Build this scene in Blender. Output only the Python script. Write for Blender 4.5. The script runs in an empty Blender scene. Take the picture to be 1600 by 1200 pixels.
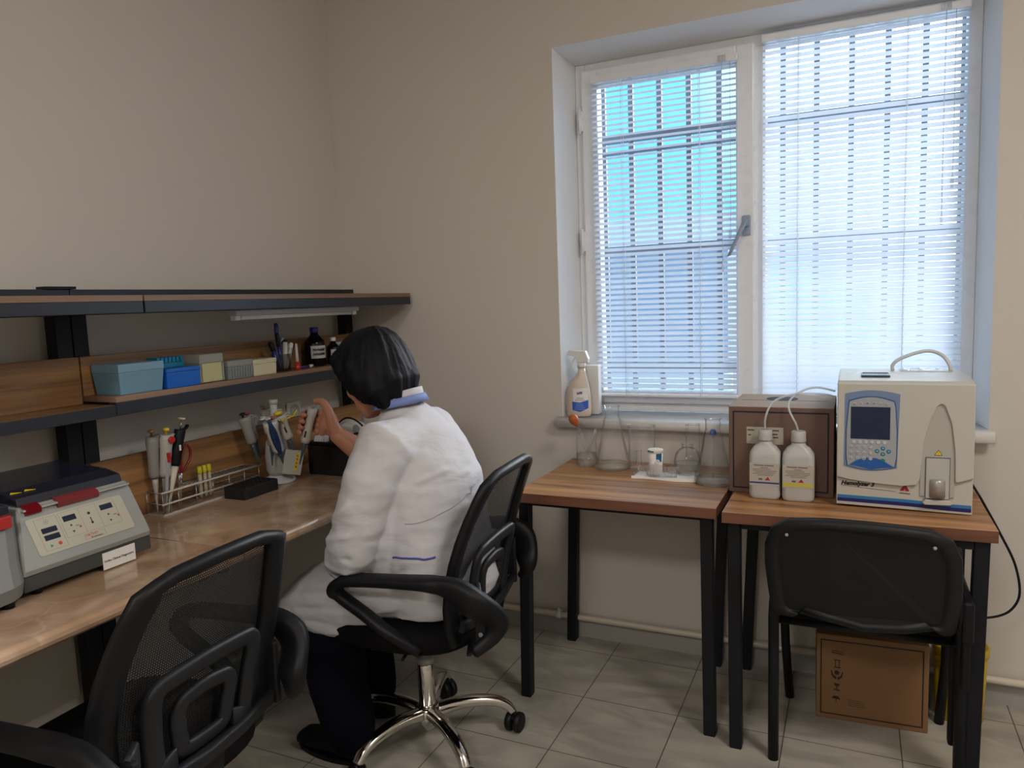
import bpy, bmesh, math, random
from mathutils import Vector, Matrix, noise
C = bpy.context.scene
COL = C.collection
PI = math.pi
random.seed(7)

# ---------------------------------------------------------------- camera
cam_d = bpy.data.cameras.new('camera'); cam = bpy.data.objects.new('camera', cam_d); COL.objects.link(cam)
cam_d.sensor_width = 36.0; cam_d.sensor_fit = 'HORIZONTAL'; cam_d.lens = 36.0 * 1160.59 / 1600.0
cam_d.clip_start = 0.05; cam_d.clip_end = 200
YAW, PITCH, ROLL = .433951, .1094956, -.0368979
fwd = Vector((-math.sin(YAW) * math.cos(PITCH), math.cos(YAW) * math.cos(PITCH), -math.sin(PITCH)))
rgt0 = Vector((math.cos(YAW), math.sin(YAW), 0)); up0 = rgt0.cross(fwd)
rgt = rgt0 * math.cos(ROLL) + up0 * math.sin(ROLL); upv = -rgt0 * math.sin(ROLL) + up0 * math.cos(ROLL)
M = Matrix(((rgt.x, upv.x, -fwd.x, 0), (rgt.y, upv.y, -fwd.y, 0), (rgt.z, upv.z, -fwd.z, 1.383), (0, 0, 0, 1)))
cam.matrix_world = M
C.camera = cam

# ---------------------------------------------------------------- colour management
C.view_settings.view_transform = 'Standard'; C.view_settings.look = 'None'
C.view_settings.gamma = 1.0; C.cycles.transparent_max_bounces = 32; C.view_settings.exposure = 0.36
try: C.view_settings.use_curve_mapping = False
except Exception: pass

# ---------------------------------------------------------------- world: bright hazy sky, whiter towards the sun
world = bpy.data.worlds.new('sky'); C.world = world; world.use_nodes = True
nt = world.node_tree; nt.nodes.clear()
def WN(t, **k):
    n = nt.nodes.new(t)
    for a, b in k.items(): setattr(n, a, b)
    return n
tc = WN('ShaderNodeTexCoord')
sunv = Vector((0.36, 0.87, 0.34)).normalized()
dot = WN('ShaderNodeVectorMath', operation='DOT_PRODUCT'); dot.inputs[1].default_value = sunv
nt.links.new(tc.outputs['Generated'], dot.inputs[0])
ramp = WN('ShaderNodeValToRGB'); cr = ramp.color_ramp
cr.elements[0].position = 0.0; cr.elements[0].color = (.10, .20, .30, 1)
cr.elements[1].position = 1.0; cr.elements[1].color = (1.0, 1.0, 1.0, 1)
e = cr.elements.new(.70); e.color = (.030, .15, .27, 1)
e = cr.elements.new(.84); e.color = (.045, .195, .33, 1)
e = cr.elements.new(.90); e.color = (.28, .42, .50, 1)
e = cr.elements.new(.96); e.color = (.75, .86, .95, 1)
nt.links.new(dot.outputs['Value'], ramp.inputs[0])
SKY_GAIN = 4.4
st = WN('ShaderNodeMapRange'); st.inputs['From Min'].default_value = .86; st.inputs['From Max'].default_value = 1.0
st.inputs['To Min'].default_value = SKY_GAIN; st.inputs['To Max'].default_value = SKY_GAIN * 2.2
nt.links.new(dot.outputs['Value'], st.inputs['Value'])
s2 = WN('ShaderNodeMapRange', interpolation_type='SMOOTHSTEP'); s2.inputs['From Min'].default_value = .955; s2.inputs['From Max'].default_value = 1.0
s2.inputs['To Min'].default_value = 0; s2.inputs['To Max'].default_value = 24.0
nt.links.new(dot.outputs['Value'], s2.inputs['Value'])
sm = WN('ShaderNodeMath', operation='ADD'); nt.links.new(st.outputs[0], sm.inputs[0]); nt.links.new(s2.outputs[0], sm.inputs[1])
bg = WN('ShaderNodeBackground'); wo = WN('ShaderNodeOutputWorld')
nt.links.new(ramp.outputs[0], bg.inputs[0]); nt.links.new(sm.outputs[0], bg.inputs[1]); nt.links.new(bg.outputs[0], wo.inputs[0])

# ---------------------------------------------------------------- large lights
def area(name, loc, rot, sx, sy, power, col, spread=PI):
    l = bpy.data.lights.new(name, 'AREA'); l.shape = 'RECTANGLE'; l.size = sx; l.size_y = sy; l.energy = power; l.color = col
    l.spread = spread
    o = bpy.data.objects.new(name, l); COL.objects.link(o); o.location = loc; o.rotation_euler = rot
    return o
CEIL = 2.95
LAMPS = [((-.45, -1.25, CEIL - .07), 34), ((1.25, .75, CEIL - .07), 30)]  # unseen fill lamps, placed so their light reaches under the shelf
for i, (p, w) in enumerate(LAMPS):
    area('fill_lamp_light', p, (0, 0, 0), .56, .56, w, (1.0, .93, .85))
# daylight portal in the window opening (helps sampling of the sky only)
po = area('window_daylight', (-.34, 2.99, 1.62), (PI / 2, 0, 0), 1.36, 1.36, 1, (1, 1, 1)); po.rotation_euler = (-PI / 2, 0, 0)
po.data.cycles.is_portal = True

# ---------------------------------------------------------------- materials
MATS = {}
def mat(name, col=(.8, .8, .8), rough=.5, metal=0.0, spec=.5, trans=0.0, emit=None, alpha=1.0, ior=1.45, coat=0.0, sub=0.0):
    if name in MATS: return MATS[name]
    m = bpy.data.materials.new(name); m.use_nodes = True
    b = m.node_tree.nodes['Principled BSDF']
    b.inputs['Base Color'].default_value = (*col, 1); b.inputs['Roughness'].default_value = rough
    b.inputs['Metallic'].default_value = metal
    b.inputs['Specular IOR Level'].default_value = spec
    b.inputs['Transmission Weight'].default_value = trans; b.inputs['IOR'].default_value = ior
    b.inputs['Coat Weight'].default_value = coat
    if sub: b.inputs['Subsurface Weight'].default_value = sub; b.inputs['Subsurface Radius'].default_value = (.02, .008, .004)
    # a light procedural mottling so that no surface is perfectly uniform
    n = m.node_tree.nodes; L = m.node_tree.links
    t = n.new('ShaderNodeTexCoord'); nz = n.new('ShaderNodeTexNoise'); nz.inputs['Scale'].default_value = 14; nz.inputs['Detail'].default_value = 3
    mr = n.new('ShaderNodeMapRange'); mr.inputs['To Min'].default_value = max(0, rough - .05); mr.inputs['To Max'].default_value = min(1, rough + .05)
    L.new(t.outputs['Object'], nz.inputs['Vector']); L.new(nz.outputs['Fac'], mr.inputs['Value']); L.new(mr.outputs[0], b.inputs['Roughness'])
    MATS[name] = m
    return m
def nodes(m): return m.node_tree.nodes, m.node_tree.links, m.node_tree.nodes['Principled BSDF']

def wall_mat(name, c1, c2):
    m = mat(name, c1, .85, spec=.25); n, L, b = nodes(m)
    t = n.new('ShaderNodeTexCoord'); nz = n.new('ShaderNodeTexNoise'); nz.inputs['Scale'].default_value = 1.6; nz.inputs['Detail'].default_value = 4
    mx = n.new('ShaderNodeMix'); mx.data_type = 'RGBA'; mx.inputs['A'].default_value = (*c1, 1); mx.inputs['B'].default_value = (*c2, 1)
    L.new(t.outputs['Object'], nz.inputs['Vector']); L.new(nz.outputs['Fac'], mx.inputs['Factor']); L.new(mx.outputs['Result'], b.inputs['Base Color'])
    f = n.new('ShaderNodeTexNoise'); f.inputs['Scale'].default_value = 220; bp = n.new('ShaderNodeBump'); bp.inputs['Strength'].default_value = .06
    L.new(t.outputs['Object'], f.inputs['Vector']); L.new(f.outputs['Fac'], bp.inputs['Height']); L.new(bp.outputs[0], b.inputs['Normal'])
    return m
M_wall = wall_mat('wall_paint', (.60, .565, .52), (.57, .535, .49))
M_reveal = wall_mat('reveal_paint', (.80, .81, .83), (.78, .79, .81))
M_ceil = wall_mat('ceiling_paint', (.78, .77, .74), (.76, .75, .72))

def tile_mat():
    m = mat('floor_tile', (.5, .5, .45), .35, spec=.4); n, L, b = nodes(m)
    t = n.new('ShaderNodeTexCoord'); mp = n.new('ShaderNodeMapping'); mp.inputs['Location'].default_value = (TX, TY, 0)
    L.new(t.outputs['Object'], mp.inputs['Vector'])
    br = n.new('ShaderNodeTexBrick'); br.offset = 0.0; br.squash = 1.0; br.inputs['Scale'].default_value = 1.0
    br.inputs['Brick Width'].default_value = .33; br.inputs['Row Height'].default_value = .33; br.inputs['Mortar Size'].default_value = .0018
    br.inputs['Mortar Smooth'].default_value = 0; br.inputs['Bias'].default_value = 0
    br.inputs['Color1'].default_value = (.40, .375, .325, 1); br.inputs['Color2'].default_value = (.37, .35, .305, 1); br.inputs['Mortar'].default_value = (.10, .09, .075, 1)
    L.new(mp.outputs[0], br.inputs['Vector'])
    nz = n.new('ShaderNodeTexNoise'); nz.inputs['Scale'].default_value = 3.2; nz.inputs['Detail'].default_value = 6; nz.inputs['Distortion'].default_value = 1.2
    st2 = n.new('ShaderNodeMapping'); st2.inputs['Scale'].default_value = (1, 2.4, 1); st2.inputs['Rotation'].default_value = (0, 0, .5)
    L.new(t.outputs['Object'], st2.inputs['Vector']); L.new(st2.outputs[0], nz.inputs['Vector'])
    rp = n.new('ShaderNodeValToRGB'); rp.color_ramp.elements[0].position = .38; rp.color_ramp.elements[0].color = (.70, .70, .72, 1)
    rp.color_ramp.elements[1].position = .62; rp.color_ramp.elements[1].color = (1.08, 1.08, 1.06, 1)
    L.new(nz.outputs['Fac'], rp.inputs[0])
    mx = n.new('ShaderNodeMix'); mx.data_type = 'RGBA'; mx.blend_type = 'MULTIPLY'; mx.inputs['Factor'].default_value = .8
    L.new(br.outputs['Color'], mx.inputs['A']); L.new(rp.outputs[0], mx.inputs['B']); L.new(mx.outputs['Result'], b.inputs['Base Color'])
    return m
# tile joints pass through x=-.8466, y=2.656 (measured), pitch .33
TX, TY = .8466, -2.656

def wood_mat(name, axis, light, dark, scale=1.0, rough=.32):
    """zebra-grained laminate, grain running along one axis"""
    m = mat(name, light, rough, spec=.45); n, L, b = nodes(m)
    t = n.new('ShaderNodeTexCoord'); mp = n.new('ShaderNodeMapping')
    s = [26.0 * scale, 26.0 * scale, 26.0 * scale]; s[axis] = 1.1 * scale
    mp.inputs['Scale'].default_value = s; L.new(t.outputs['Object'], mp.inputs['Vector'])
    nz = n.new('ShaderNodeTexNoise'); nz.inputs['Scale'].default_value = 1.0; nz.inputs['Detail'].default_value = 5; nz.inputs['Roughness'].default_value = .62; nz.inputs['Distortion'].default_value = .35
    L.new(mp.outputs[0], nz.inputs['Vector'])
    rp = n.new('ShaderNodeValToRGB'); r = rp.color_ramp
    r.elements[0].position = .30; r.elements[0].color = (*dark, 1); r.elements[1].position = .66; r.elements[1].color = (*light, 1)
    mid = [(a * .45 + c * .55) for a, c in zip(dark, light)]
    e = r.elements.new(.47); e.color = (*mid, 1)
    L.new(nz.outputs['Fac'], rp.inputs[0])
    mp2 = n.new('ShaderNodeMapping'); s2 = [5.0, 5.0, 5.0]; s2[axis] = .5; mp2.inputs['Scale'].default_value = s2
    L.new(t.outputs['Object'], mp2.inputs['Vector'])
    n2 = n.new('ShaderNodeTexNoise'); n2.inputs['Scale'].default_value = 1.0; L.new(mp2.outputs[0], n2.inputs['Vector'])
    r2 = n.new('ShaderNodeValToRGB'); r2.color_ramp.elements[0].position = .35; r2.color_ramp.elements[0].color = (.74, .70, .68, 1); r2.color_ramp.elements[1].position = .65; r2.color_ramp.elements[1].color = (1.08, 1.05, 1.0, 1)
    L.new(n2.outputs['Fac'], r2.inputs[0])
    mx = n.new('ShaderNodeMix'); mx.data_type = 'RGBA'; mx.blend_type = 'MULTIPLY'; mx.inputs['Factor'].default_value = 1
    L.new(rp.outputs[0], mx.inputs['A']); L.new(r2.outputs[0], mx.inputs['B']); L.new(mx.outputs['Result'], b.inputs['Base Color'])
    return m
M_wtab = wood_mat('table_walnut_laminate', 0, (.52, .28, .125), (.15, .066, .026), 1.35, .40)
M_wshelf = wood_mat('shelf_walnut_laminate', 1, (.38, .21, .09), (.10, .048, .020), .9, .42)
M_wedge = wood_mat('shelf_edge_laminate', 1, (.26, .165, .115), (.17, .10, .065), .8, .4)
M_wtedge = wood_mat('table_edge_laminate', 0, (.17, .075, .045), (.085, .034, .022), 1, .4)

def marble_mat():
    m = mat('beige_marble_laminate', (.5, .35, .2), .13, spec=.5, coat=.25); n, L, b = nodes(m)
    t = n.new('ShaderNodeTexCoord')
    nz = n.new('ShaderNodeTexNoise'); nz.inputs['Scale'].default_value = 7; nz.inputs['Detail'].default_value = 8; nz.inputs['Distortion'].default_value = .9
    L.new(t.outputs['Object'], nz.inputs['Vector'])
    rp = n.new('ShaderNodeValToRGB'); r = rp.color_ramp; r.elements[0].position = .33; r.elements[0].color = (.33, .205, .125, 1); r.elements[1].position = .68; r.elements[1].color = (.53, .375, .26, 1)
    L.new(nz.outputs['Fac'], rp.inputs[0])
    v = n.new('ShaderNodeTexVoronoi'); v.feature = 'DISTANCE_TO_EDGE'; v.inputs['Scale'].default_value = 4.2
    ds = n.new('ShaderNodeTexNoise'); ds.inputs['Scale'].default_value = 3; ds.inputs['Detail'].default_value = 4
    ad = n.new('ShaderNodeMix'); ad.data_type = 'RGBA'; ad.blend_type = 'LINEAR_LIGHT'; ad.inputs['Factor'].default_value = .22
    L.new(t.outputs['Object'], ad.inputs['A']); L.new(ds.outputs['Color'], ad.inputs['B']); L.new(t.outputs['Object'], ds.inputs['Vector'])
    L.new(ad.outputs['Result'], v.inputs['Vector'])
    vr = n.new('ShaderNodeMapRange'); vr.inputs['From Max'].default_value = .022; vr.inputs['To Min'].default_value = .3; vr.inputs['To Max'].default_value = 0
    L.new(v.outputs['Distance'], vr.inputs['Value'])
    mx = n.new('ShaderNodeMix'); mx.data_type = 'RGBA'; mx.inputs['B'].default_value = (.62, .46, .34, 1)
    L.new(vr.outputs[0], mx.inputs['Factor']); L.new(rp.outputs[0], mx.inputs['A']); L.new(mx.outputs['Result'], b.inputs['Base Color'])
    return m
M_marble = marble_mat()
M_steel = mat('black_powder_coated_steel', (.006, .007, .010), .5, spec=.3)
M_steelb = mat('dark_blue_grey_steel', (.020, .023, .032), .40, spec=.45)
M_blk = mat('black_plastic', (.0045, .005, .007), .5, spec=.32)
M_blkg = mat('charcoal_plastic', (.012, .013, .016), .5, spec=.35)
M_chrome = mat('chrome', (.72, .70, .67), .12, metal=1.0)
M_white = mat('white_plastic', (.72, .72, .72), .35)
M_pvc = mat('white_window_pvc', (.78, .80, .84), .28)
M_paper = mat('white_paper', (.78, .77, .75), .8)
M_ink = mat('black_ink', (.02, .02, .02), .7)
M_grey = mat('mid_grey_plastic', (.28, .29, .30), .4)
M_lightgrey = mat('light_grey_plastic', (.5, .51, .52), .4)
M_red = mat('red_plastic', (.40, .015, .02), .35)
M_yel = mat('yellow_plastic', (.75, .52, .02), .4)
M_blue = mat('blue_plastic', (.015, .07, .42), .4)

def clear_mat(name, col, alpha, rough=.1):
    """thin clear or tinted plastic / glass: straight-through transparency plus a clear gloss"""
    if name in MATS: return MATS[name]
    m = bpy.data.materials.new(name); m.use_nodes = True; n = m.node_tree.nodes; L = m.node_tree.links; n.clear()
    o = n.new('ShaderNodeOutputMaterial'); tr = n.new('ShaderNodeBsdfTransparent'); df = n.new('ShaderNodeBsdfDiffuse'); gl = n.new('ShaderNodeBsdfGlossy')
    tl = n.new('ShaderNodeBsdfTranslucent')
    df.inputs[0].default_value = (*col, 1); tl.inputs[0].default_value = (*col, 1); gl.inputs['Roughness'].default_value = rough
    nz = n.new('ShaderNodeTexNoise'); nz.inputs['Scale'].default_value = 30
    dm = n.new('ShaderNodeMixShader'); dm.inputs[0].default_value = .4; L.new(df.outputs[0], dm.inputs[1]); L.new(tl.outputs[0], dm.inputs[2])
    mr = n.new('ShaderNodeMapRange'); mr.inputs['To Min'].default_value = max(0, alpha - .04); mr.inputs['To Max'].default_value = min(1, alpha + .04); L.new(nz.outputs['Fac'], mr.inputs['Value'])
    m1 = n.new('ShaderNodeMixShader'); L.new(mr.outputs[0], m1.inputs[0]); L.new(tr.outputs[0], m1.inputs[1]); L.new(dm.outputs[0], m1.inputs[2])
    lw = n.new('ShaderNodeLayerWeight'); lw.inputs['Blend'].default_value = .16
    sc = n.new('ShaderNodeMath'); sc.operation = 'MULTIPLY_ADD'; sc.inputs[1].default_value = .6; sc.inputs[2].default_value = .03; L.new(lw.outputs['Fresnel'], sc.inputs[0])
    m2 = n.new('ShaderNodeMixShader'); L.new(sc.outputs[0], m2.inputs[0]); L.new(m1.outputs[0], m2.inputs[1]); L.new(gl.outputs[0], m2.inputs[2])
    L.new(m2.outputs[0], o.inputs[0]); MATS[name] = m
    return m
M_glass = clear_mat('clear_glass', (.70, .72, .72), .05, .03)
M_pane = clear_mat('window_glass', (.6, .65, .65), .02, .02)
M_liquid = clear_mat('pale_liquid', (.60, .60, .50), .30, .05)

# ---------------------------------------------------------------- mesh helpers
class MB:
    def __init__(s): s.bm = bmesh.new(); s.mi = 0
    def _f(s, vs, smooth=False):
        try:
            f = s.bm.faces.new(vs); f.material_index = s.mi; f.smooth = smooth; return f
        except ValueError: return None
    def box(s, a, b, bev=0.0, mtx=None, seg=2):
        x0, y0, z0 = a; x1, y1, z1 = b
        x0, x1 = min(x0, x1), max(x0, x1); y0, y1 = min(y0, y1), max(y0, y1); z0, z1 = min(z0, z1), max(z0, z1)
        vs = [s.bm.verts.new(p) for p in ((x0, y0, z0), (x1, y0, z0), (x1, y1, z0), (x0, y1, z0), (x0, y0, z1), (x1, y0, z1), (x1, y1, z1), (x0, y1, z1))]
        fs = [s._f([vs[i] for i in q]) for q in ((0, 3, 2, 1), (4, 5, 6, 7), (0, 1, 5, 4), (1, 2, 6, 5), (2, 3, 7, 6), (3, 0, 4, 7))]
        if mtx is not None:
            for v in vs: v.co = mtx @ v.co
        if bev > 0:
            es = list({e for f in fs for e in f.edges})
            r = bmesh.ops.bevel(s.bm, geom=es, offset=bev, segments=seg, profile=.5, affect='EDGES', clamp_overlap=True)
            for f in r['faces']: f.material_index = s.mi
        return s
    def prism(s, poly, vec, bev=0.0, smooth=False):
        """extrude a planar polygon (3-D points) along vec"""
        vec = Vector(vec); a = [s.bm.verts.new(p) for p in poly]; b = [s.bm.verts.new(Vector(p) + vec) for p in poly]
        n = len(poly); fs = [s._f(a[::-1]), s._f(b)]
        for i in range(n): fs.append(s._f([a[i], a[(i + 1) % n], b[(i + 1) % n], b[i]], smooth))
        fs = [f for f in fs if f]
        if bev > 0:
            es = list({e for f in fs[:2] for e in f.edges})
            r = bmesh.ops.bevel(s.bm, geom=es, offset=bev, segments=2, profile=.5, affect='EDGES', clamp_overlap=True)
            for f in r['faces']: f.material_index = s.mi
        return s
    def rings(s, rs, cap0=True, cap1=True, smooth=True, closed=False):
        vr = [[s.bm.verts.new(p) for p in r] for r in rs]
        k = len(vr)
        for i in range(k if closed else k - 1):
            A, B = vr[i], vr[(i + 1) % k]; n = len(A)
            for j in range(n): s._f([A[j], A[(j + 1) % n], B[(j + 1) % n], B[j]], smooth)
        if not closed:
            if cap0: s._f(vr[0][::-1])
            if cap1: s._f(vr[-1])
        return s
    def cyl(s, p, q, r0, r1=None, n=20, cap=True, smooth=True):
        r1 = r0 if r1 is None else r1
        p = Vector(p); q = Vector(q); d = (q - p).normalized(); a = d.orthogonal().normalized(); b = d.cross(a)
        rs = [[c + (a * math.cos(2 * PI * i / n) + b * math.sin(2 * PI * i / n)) * r for i in range(n)] for c, r in ((p, r0), (q, r1))]
        return s.rings(rs, cap, cap, smooth)
    def lathe(s, prof, c=(0, 0, 0), n=32, axis=None, cap0=True, cap1=True):
        """prof: list of (radius, height)"""
        c = Vector(c); ax = Vector(axis or (0, 0, 1)).normalized()
        a = Vector((1, 0, 0)) if abs(ax.z) > .999 else ax.orthogonal().normalized(); b = ax.cross(a)
        rs = [[c + ax * h + (a * math.cos(2 * PI * i / n) + b * math.sin(2 * PI * i / n)) * max(r, 1e-5) for i in range(n)] for r, h in prof]
        return s.rings(rs, cap0, cap1)
    def tube(s, pts, r, n=10, closed=False, cap=True):
        """round tube swept along points; r may be a list"""
        P = [Vector(p) for p in pts]; k = len(P); R = r if isinstance(r, (list, tuple)) else [r] * k
        nrm = None; rs = []
        for i in range(k):
            t = (P[(i + 1) % k] - P[i - 1]) if closed else (P[min(i + 1, k - 1)] - P[max(i - 1, 0)])
            t = t.normalized()
            if nrm is None: nrm = t.orthogonal().normalized()
            nrm = (nrm - t * nrm.dot(t)).normalized(); b = t.cross(nrm)
            rs.append([P[i] + (nrm * math.cos(2 * PI * j / n) + b * math.sin(2 * PI * j / n)) * R[i] for j in range(n)])
        return s.rings(rs, cap, cap, True, closed)
    def strap(s, pts, w, th, wdir, closed=False, bev=0):
        """flat bar of width w along wdir and thickness th swept along points"""
        P = [Vector(p) for p in pts]; k = len(P); W = Vector(wdir).normalized(); rs = []
        ws = w if isinstance(w, (list, tuple)) else [w] * k; ts = th if isinstance(th, (list, tuple)) else [th] * k
        for i in range(k):
            t = (P[(i + 1) % k] - P[i - 1]) if closed else (P[min(i + 1, k - 1)] - P[max(i - 1, 0)])
            t.normalize(); nn = t.cross(W).normalized(); a = ws[i] / 2; b = ts[i] / 2; c = min(a, b) * .45
            rs.append([P[i] + W * x + nn * y for x, y in ((-a + c, -b), (a - c, -b), (a, -b + c), (a, b - c), (a - c, b), (-a + c, b), (-a, b - c), (-a, -b + c))])
        return s.rings(rs, True, True, True, closed)
    def ell(s, c, r, n=20, m=12, mtx=None):
        c = Vector(c); rs = []
        for i in range(1, m):
            ph = PI * i / m
            ring = [Vector((r[0] * math.sin(ph) * math.cos(2 * PI * j / n), r[1] * math.sin(ph) * math.sin(2 * PI * j / n), r[2] * math.cos(ph))) for j in range(n)]
            if mtx is not None: ring = [mtx @ v for v in ring]
            rs.append([c + v for v in ring])
        rs = rs[::-1]
        return s.rings(rs)
    def loft(s, secs, n=24):
        """secs: (centre, R, U) ellipses"""
        rs = [[Vector(c) + Vector(R) * math.cos(2 * PI * j / n) + Vector(U) * math.sin(2 * PI * j / n) for j in range(n)] for c, R, U in secs]
        return s.rings(rs)
    def limb(s, pts, rad, n=18):
        """rounded tapering limb through points"""
        P = [Vector(p) for p in pts]
        d0 = (P[0] - P[1]).normalized(); d1 = (P[-1] - P[-2]).normalized()
        pp = []; rr = []
        for a in (75, 50, 25): pp.append(P[0] + d0 * rad[0] * math.sin(math.radians(a))); rr.append(rad[0] * math.cos(math.radians(a)))
        pp += P; rr += list(rad)
        for a in (25, 50, 75): pp.append(P[-1] + d1 * rad[-1] * math.sin(math.radians(a))); rr.append(rad[-1] * math.cos(math.radians(a)))
        return s.tube(pp, rr, n)
    def mark(s, i): s.mi = i; return s

def bez(pts, n=8, closed=False):
    """Catmull-Rom through points"""
    P = [Vector(p) for p in pts]; k = len(P); out = []
    for i in range(k if closed else k - 1):
        p0 = P[i - 1] if (i > 0 or closed) else P[0]; p1 = P[i]; p2 = P[(i + 1) % k]; p3 = P[(i + 2) % k] if (closed or i + 2 < k) else P[-1]
        for j in range(n):
            t = j / n
            out.append(.5 * ((2 * p1) + (-p0 + p2) * t + (2 * p0 - 5 * p1 + 4 * p2 - p3) * t * t + (-p0 + 3 * p1 - 3 * p2 + p3) * t ** 3))
    if not closed: out.append(P[-1])
    return out
def rrect(w, h, r, n=6):
    """2-D rounded rectangle centred on origin"""
    out = []
    for cx, cy, a0 in ((w / 2 - r, h / 2 - r, 0), (-w / 2 + r, h / 2 - r, 90), (-w / 2 + r, -h / 2 + r, 180), (w / 2 - r, -h / 2 + r, 270)):
        for i in range(n + 1):
            a = math.radians(a0 + 90 * i / n); out.append((cx + r * math.cos(a), cy + r * math.sin(a)))
    return out

def origin_of(o): return ORG.get(o.name, Vector((0, 0, 0))) if o else Vector((0, 0, 0))
ORG = {}
def thing(name, label, cat, loc=(0, 0, 0), group=None, rotz=0):
    o = bpy.data.objects.new(name, None); COL.objects.link(o); o.empty_display_size = .05
    o.location = loc; o.rotation_euler = (0, 0, rotz); o['label'] = label; o['category'] = cat
    if group: o['group'] = group
    ORG[o.name] = Vector(loc)
    return o
def put(name, mb, mats, parent=None, world=True, smooth_angle=True, label=None, fix=True):
    """mesh object; coordinates given in world space are moved into the parent's space"""
    if fix: bmesh.ops.recalc_face_normals(mb.bm, faces=mb.bm.faces[:])
    og = origin_of(parent) if (parent is not None and world) else Vector((0, 0, 0))
    if og.length > 0: bmesh.ops.translate(mb.bm, verts=mb.bm.verts[:], vec=-og)
    me = bpy.data.meshes.new(name); mb.bm.to_mesh(me); mb.bm.free()
    for m_ in (mats if isinstance(mats, (list, tuple)) else [mats]): me.materials.append(m_)
    o = bpy.data.objects.new(name, me); COL.objects.link(o)
    if parent is not None: o.parent = parent; ORG[o.name] = og if world else Vector((0, 0, 0))
    if label: o['label'] = label
    return o
def single(name, mb, mats, label, cat, group=None, loc=None):
    """a thing that is one mesh; origin moved to its base"""
    xs = [v.co for v in mb.bm.verts]
    c = Vector(((min(v.x for v in xs) + max(v.x for v in xs)) / 2, (min(v.y for v in xs) + max(v.y for v in xs)) / 2, min(v.z for v in xs)))
    bmesh.ops.translate(mb.bm, verts=mb.bm.verts[:], vec=-c)
    o = put(name, mb, mats); o.location = c; o['label'] = label; o['category'] = cat; ORG[o.name] = c
    if group: o['group'] = group
    return o
def struct(name, mb, mats, parent=None):
    o = put(name, mb, mats, parent)
    if parent is None: o['kind'] = 'structure'
    return o
def text(name, s, size, org, ex, ey, m, parent, th=.0003, bold=0.0, italic=0.0, align='LEFT', label=None):
    """lettering as a mesh lying on a plane: origin org, reading direction ex, up direction ey (world space)"""
    cu = bpy.data.curves.new(name, 'FONT'); cu.body = s; cu.size = size; cu.extrude = th; cu.offset = bold; cu.shear = italic; cu.align_x = align; cu.resolution_u = 2
    t = bpy.data.objects.new('tmp', cu); COL.objects.link(t)
    bpy.context.view_layer.update()
    dg = bpy.context.evaluated_depsgraph_get(); me = bpy.data.meshes.new_from_object(t.evaluated_get(dg))
    bpy.data.objects.remove(t); bpy.data.curves.remove(cu)
    ex = Vector(ex).normalized(); ey = Vector(ey).normalized(); ez = ex.cross(ey); og = origin_of(parent); org = Vector(org)
    for v in me.vertices: v.co = org - og + ex * v.co.x + ey * v.co.y + ez * v.co.z
    me.materials.clear(); me.materials.append(m); me.name = name
    o = bpy.data.objects.new(name, me); COL.objects.link(o); o.parent = parent; ORG[o.name] = og
    if label: o['label'] = label
    return o
def dup(root, loc, label, rotz=None, group=None):
    r = root.copy(); COL.objects.link(r); r.location = loc; r['label'] = label; ORG[r.name] = Vector(loc)
    if rotz is not None: r.rotation_euler = (0, 0, rotz)
    if group: r['group'] = group
    for ch in list(root.children):
        c = ch.copy(); COL.objects.link(c); c.parent = r
        for g in list(ch.children):
            d = g.copy(); COL.objects.link(d); d.parent = c
    return r

M_diff = bpy.data.materials.new('fill_lamp_diffuser'); M_diff.use_nodes = True
_b = M_diff.node_tree.nodes['Principled BSDF']; _b.inputs['Base Color'].default_value = (.9, .9, .88, 1); _b.inputs['Emission Color'].default_value = (1, .93, .85, 1); _b.inputs['Emission Strength'].default_value = 2.0
for i, (p_, w_) in enumerate(LAMPS):  # unseen fixtures added around the fill lamps
    t = thing('fill_ceiling_light', ('unseen square ceiling lamp panel added as fill behind the camera', 'unseen square ceiling lamp panel added as fill near the right wall')[i], 'ceiling light', (p_[0], p_[1], CEIL - .05))
    b = MB(); x, y = p_[0], p_[1]
    for a, c in (((-.32, -.32), (.32, -.29)), ((-.32, .29), (.32, .32)), ((-.32, -.29), (-.29, .29)), ((.29, -.29), (.32, .29))): b.box((x + a[0], y + a[1], CEIL - .06), (x + c[0], y + c[1], CEIL))
    put('frame', b, M_white, t)
    b = MB(); b.box((x - .29, y - .29, CEIL - .05), (x + .29, y + .29, CEIL - .04)); put('diffuser', b, M_diff, t)

# ================================================================ ROOM
W = 2.782; LX = -2.13; RX = 1.75; BY = -1.9
WX0, WX1, WZ0, WZ1 = -1.07, .397, .90, 2.348   # window opening in the wall face
FX0, FX1, FZ1 = -1.045, .372, 2.325            # inner end of the slightly splayed recess
RD = .19                                       # recess depth to the frame
M_tile = tile_mat()
b = MB(); b.box((LX - .1, BY - .1, -.1), (RX + .1, W + .35, 0)); struct('floor', b, M_tile)
b = MB(); b.box((LX - .1, BY - .1, CEIL), (RX + .1, W + .35, CEIL + .1)); struct('ceiling', b, M_ceil)
b = MB(); b.box((LX - .2, BY - .1, -.05), (LX, W + .3, CEIL + .05)); struct('wall_left', b, M_wall)
b = MB(); b.box((RX, BY - .1, -.05), (RX + .2, W + .3, CEIL + .05)); struct('wall_right', b, M_wall)
b = MB(); b.box((LX, BY - .2, -.05), (RX, BY, CEIL + .05)); struct('wall_front', b, M_wall)
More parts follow.
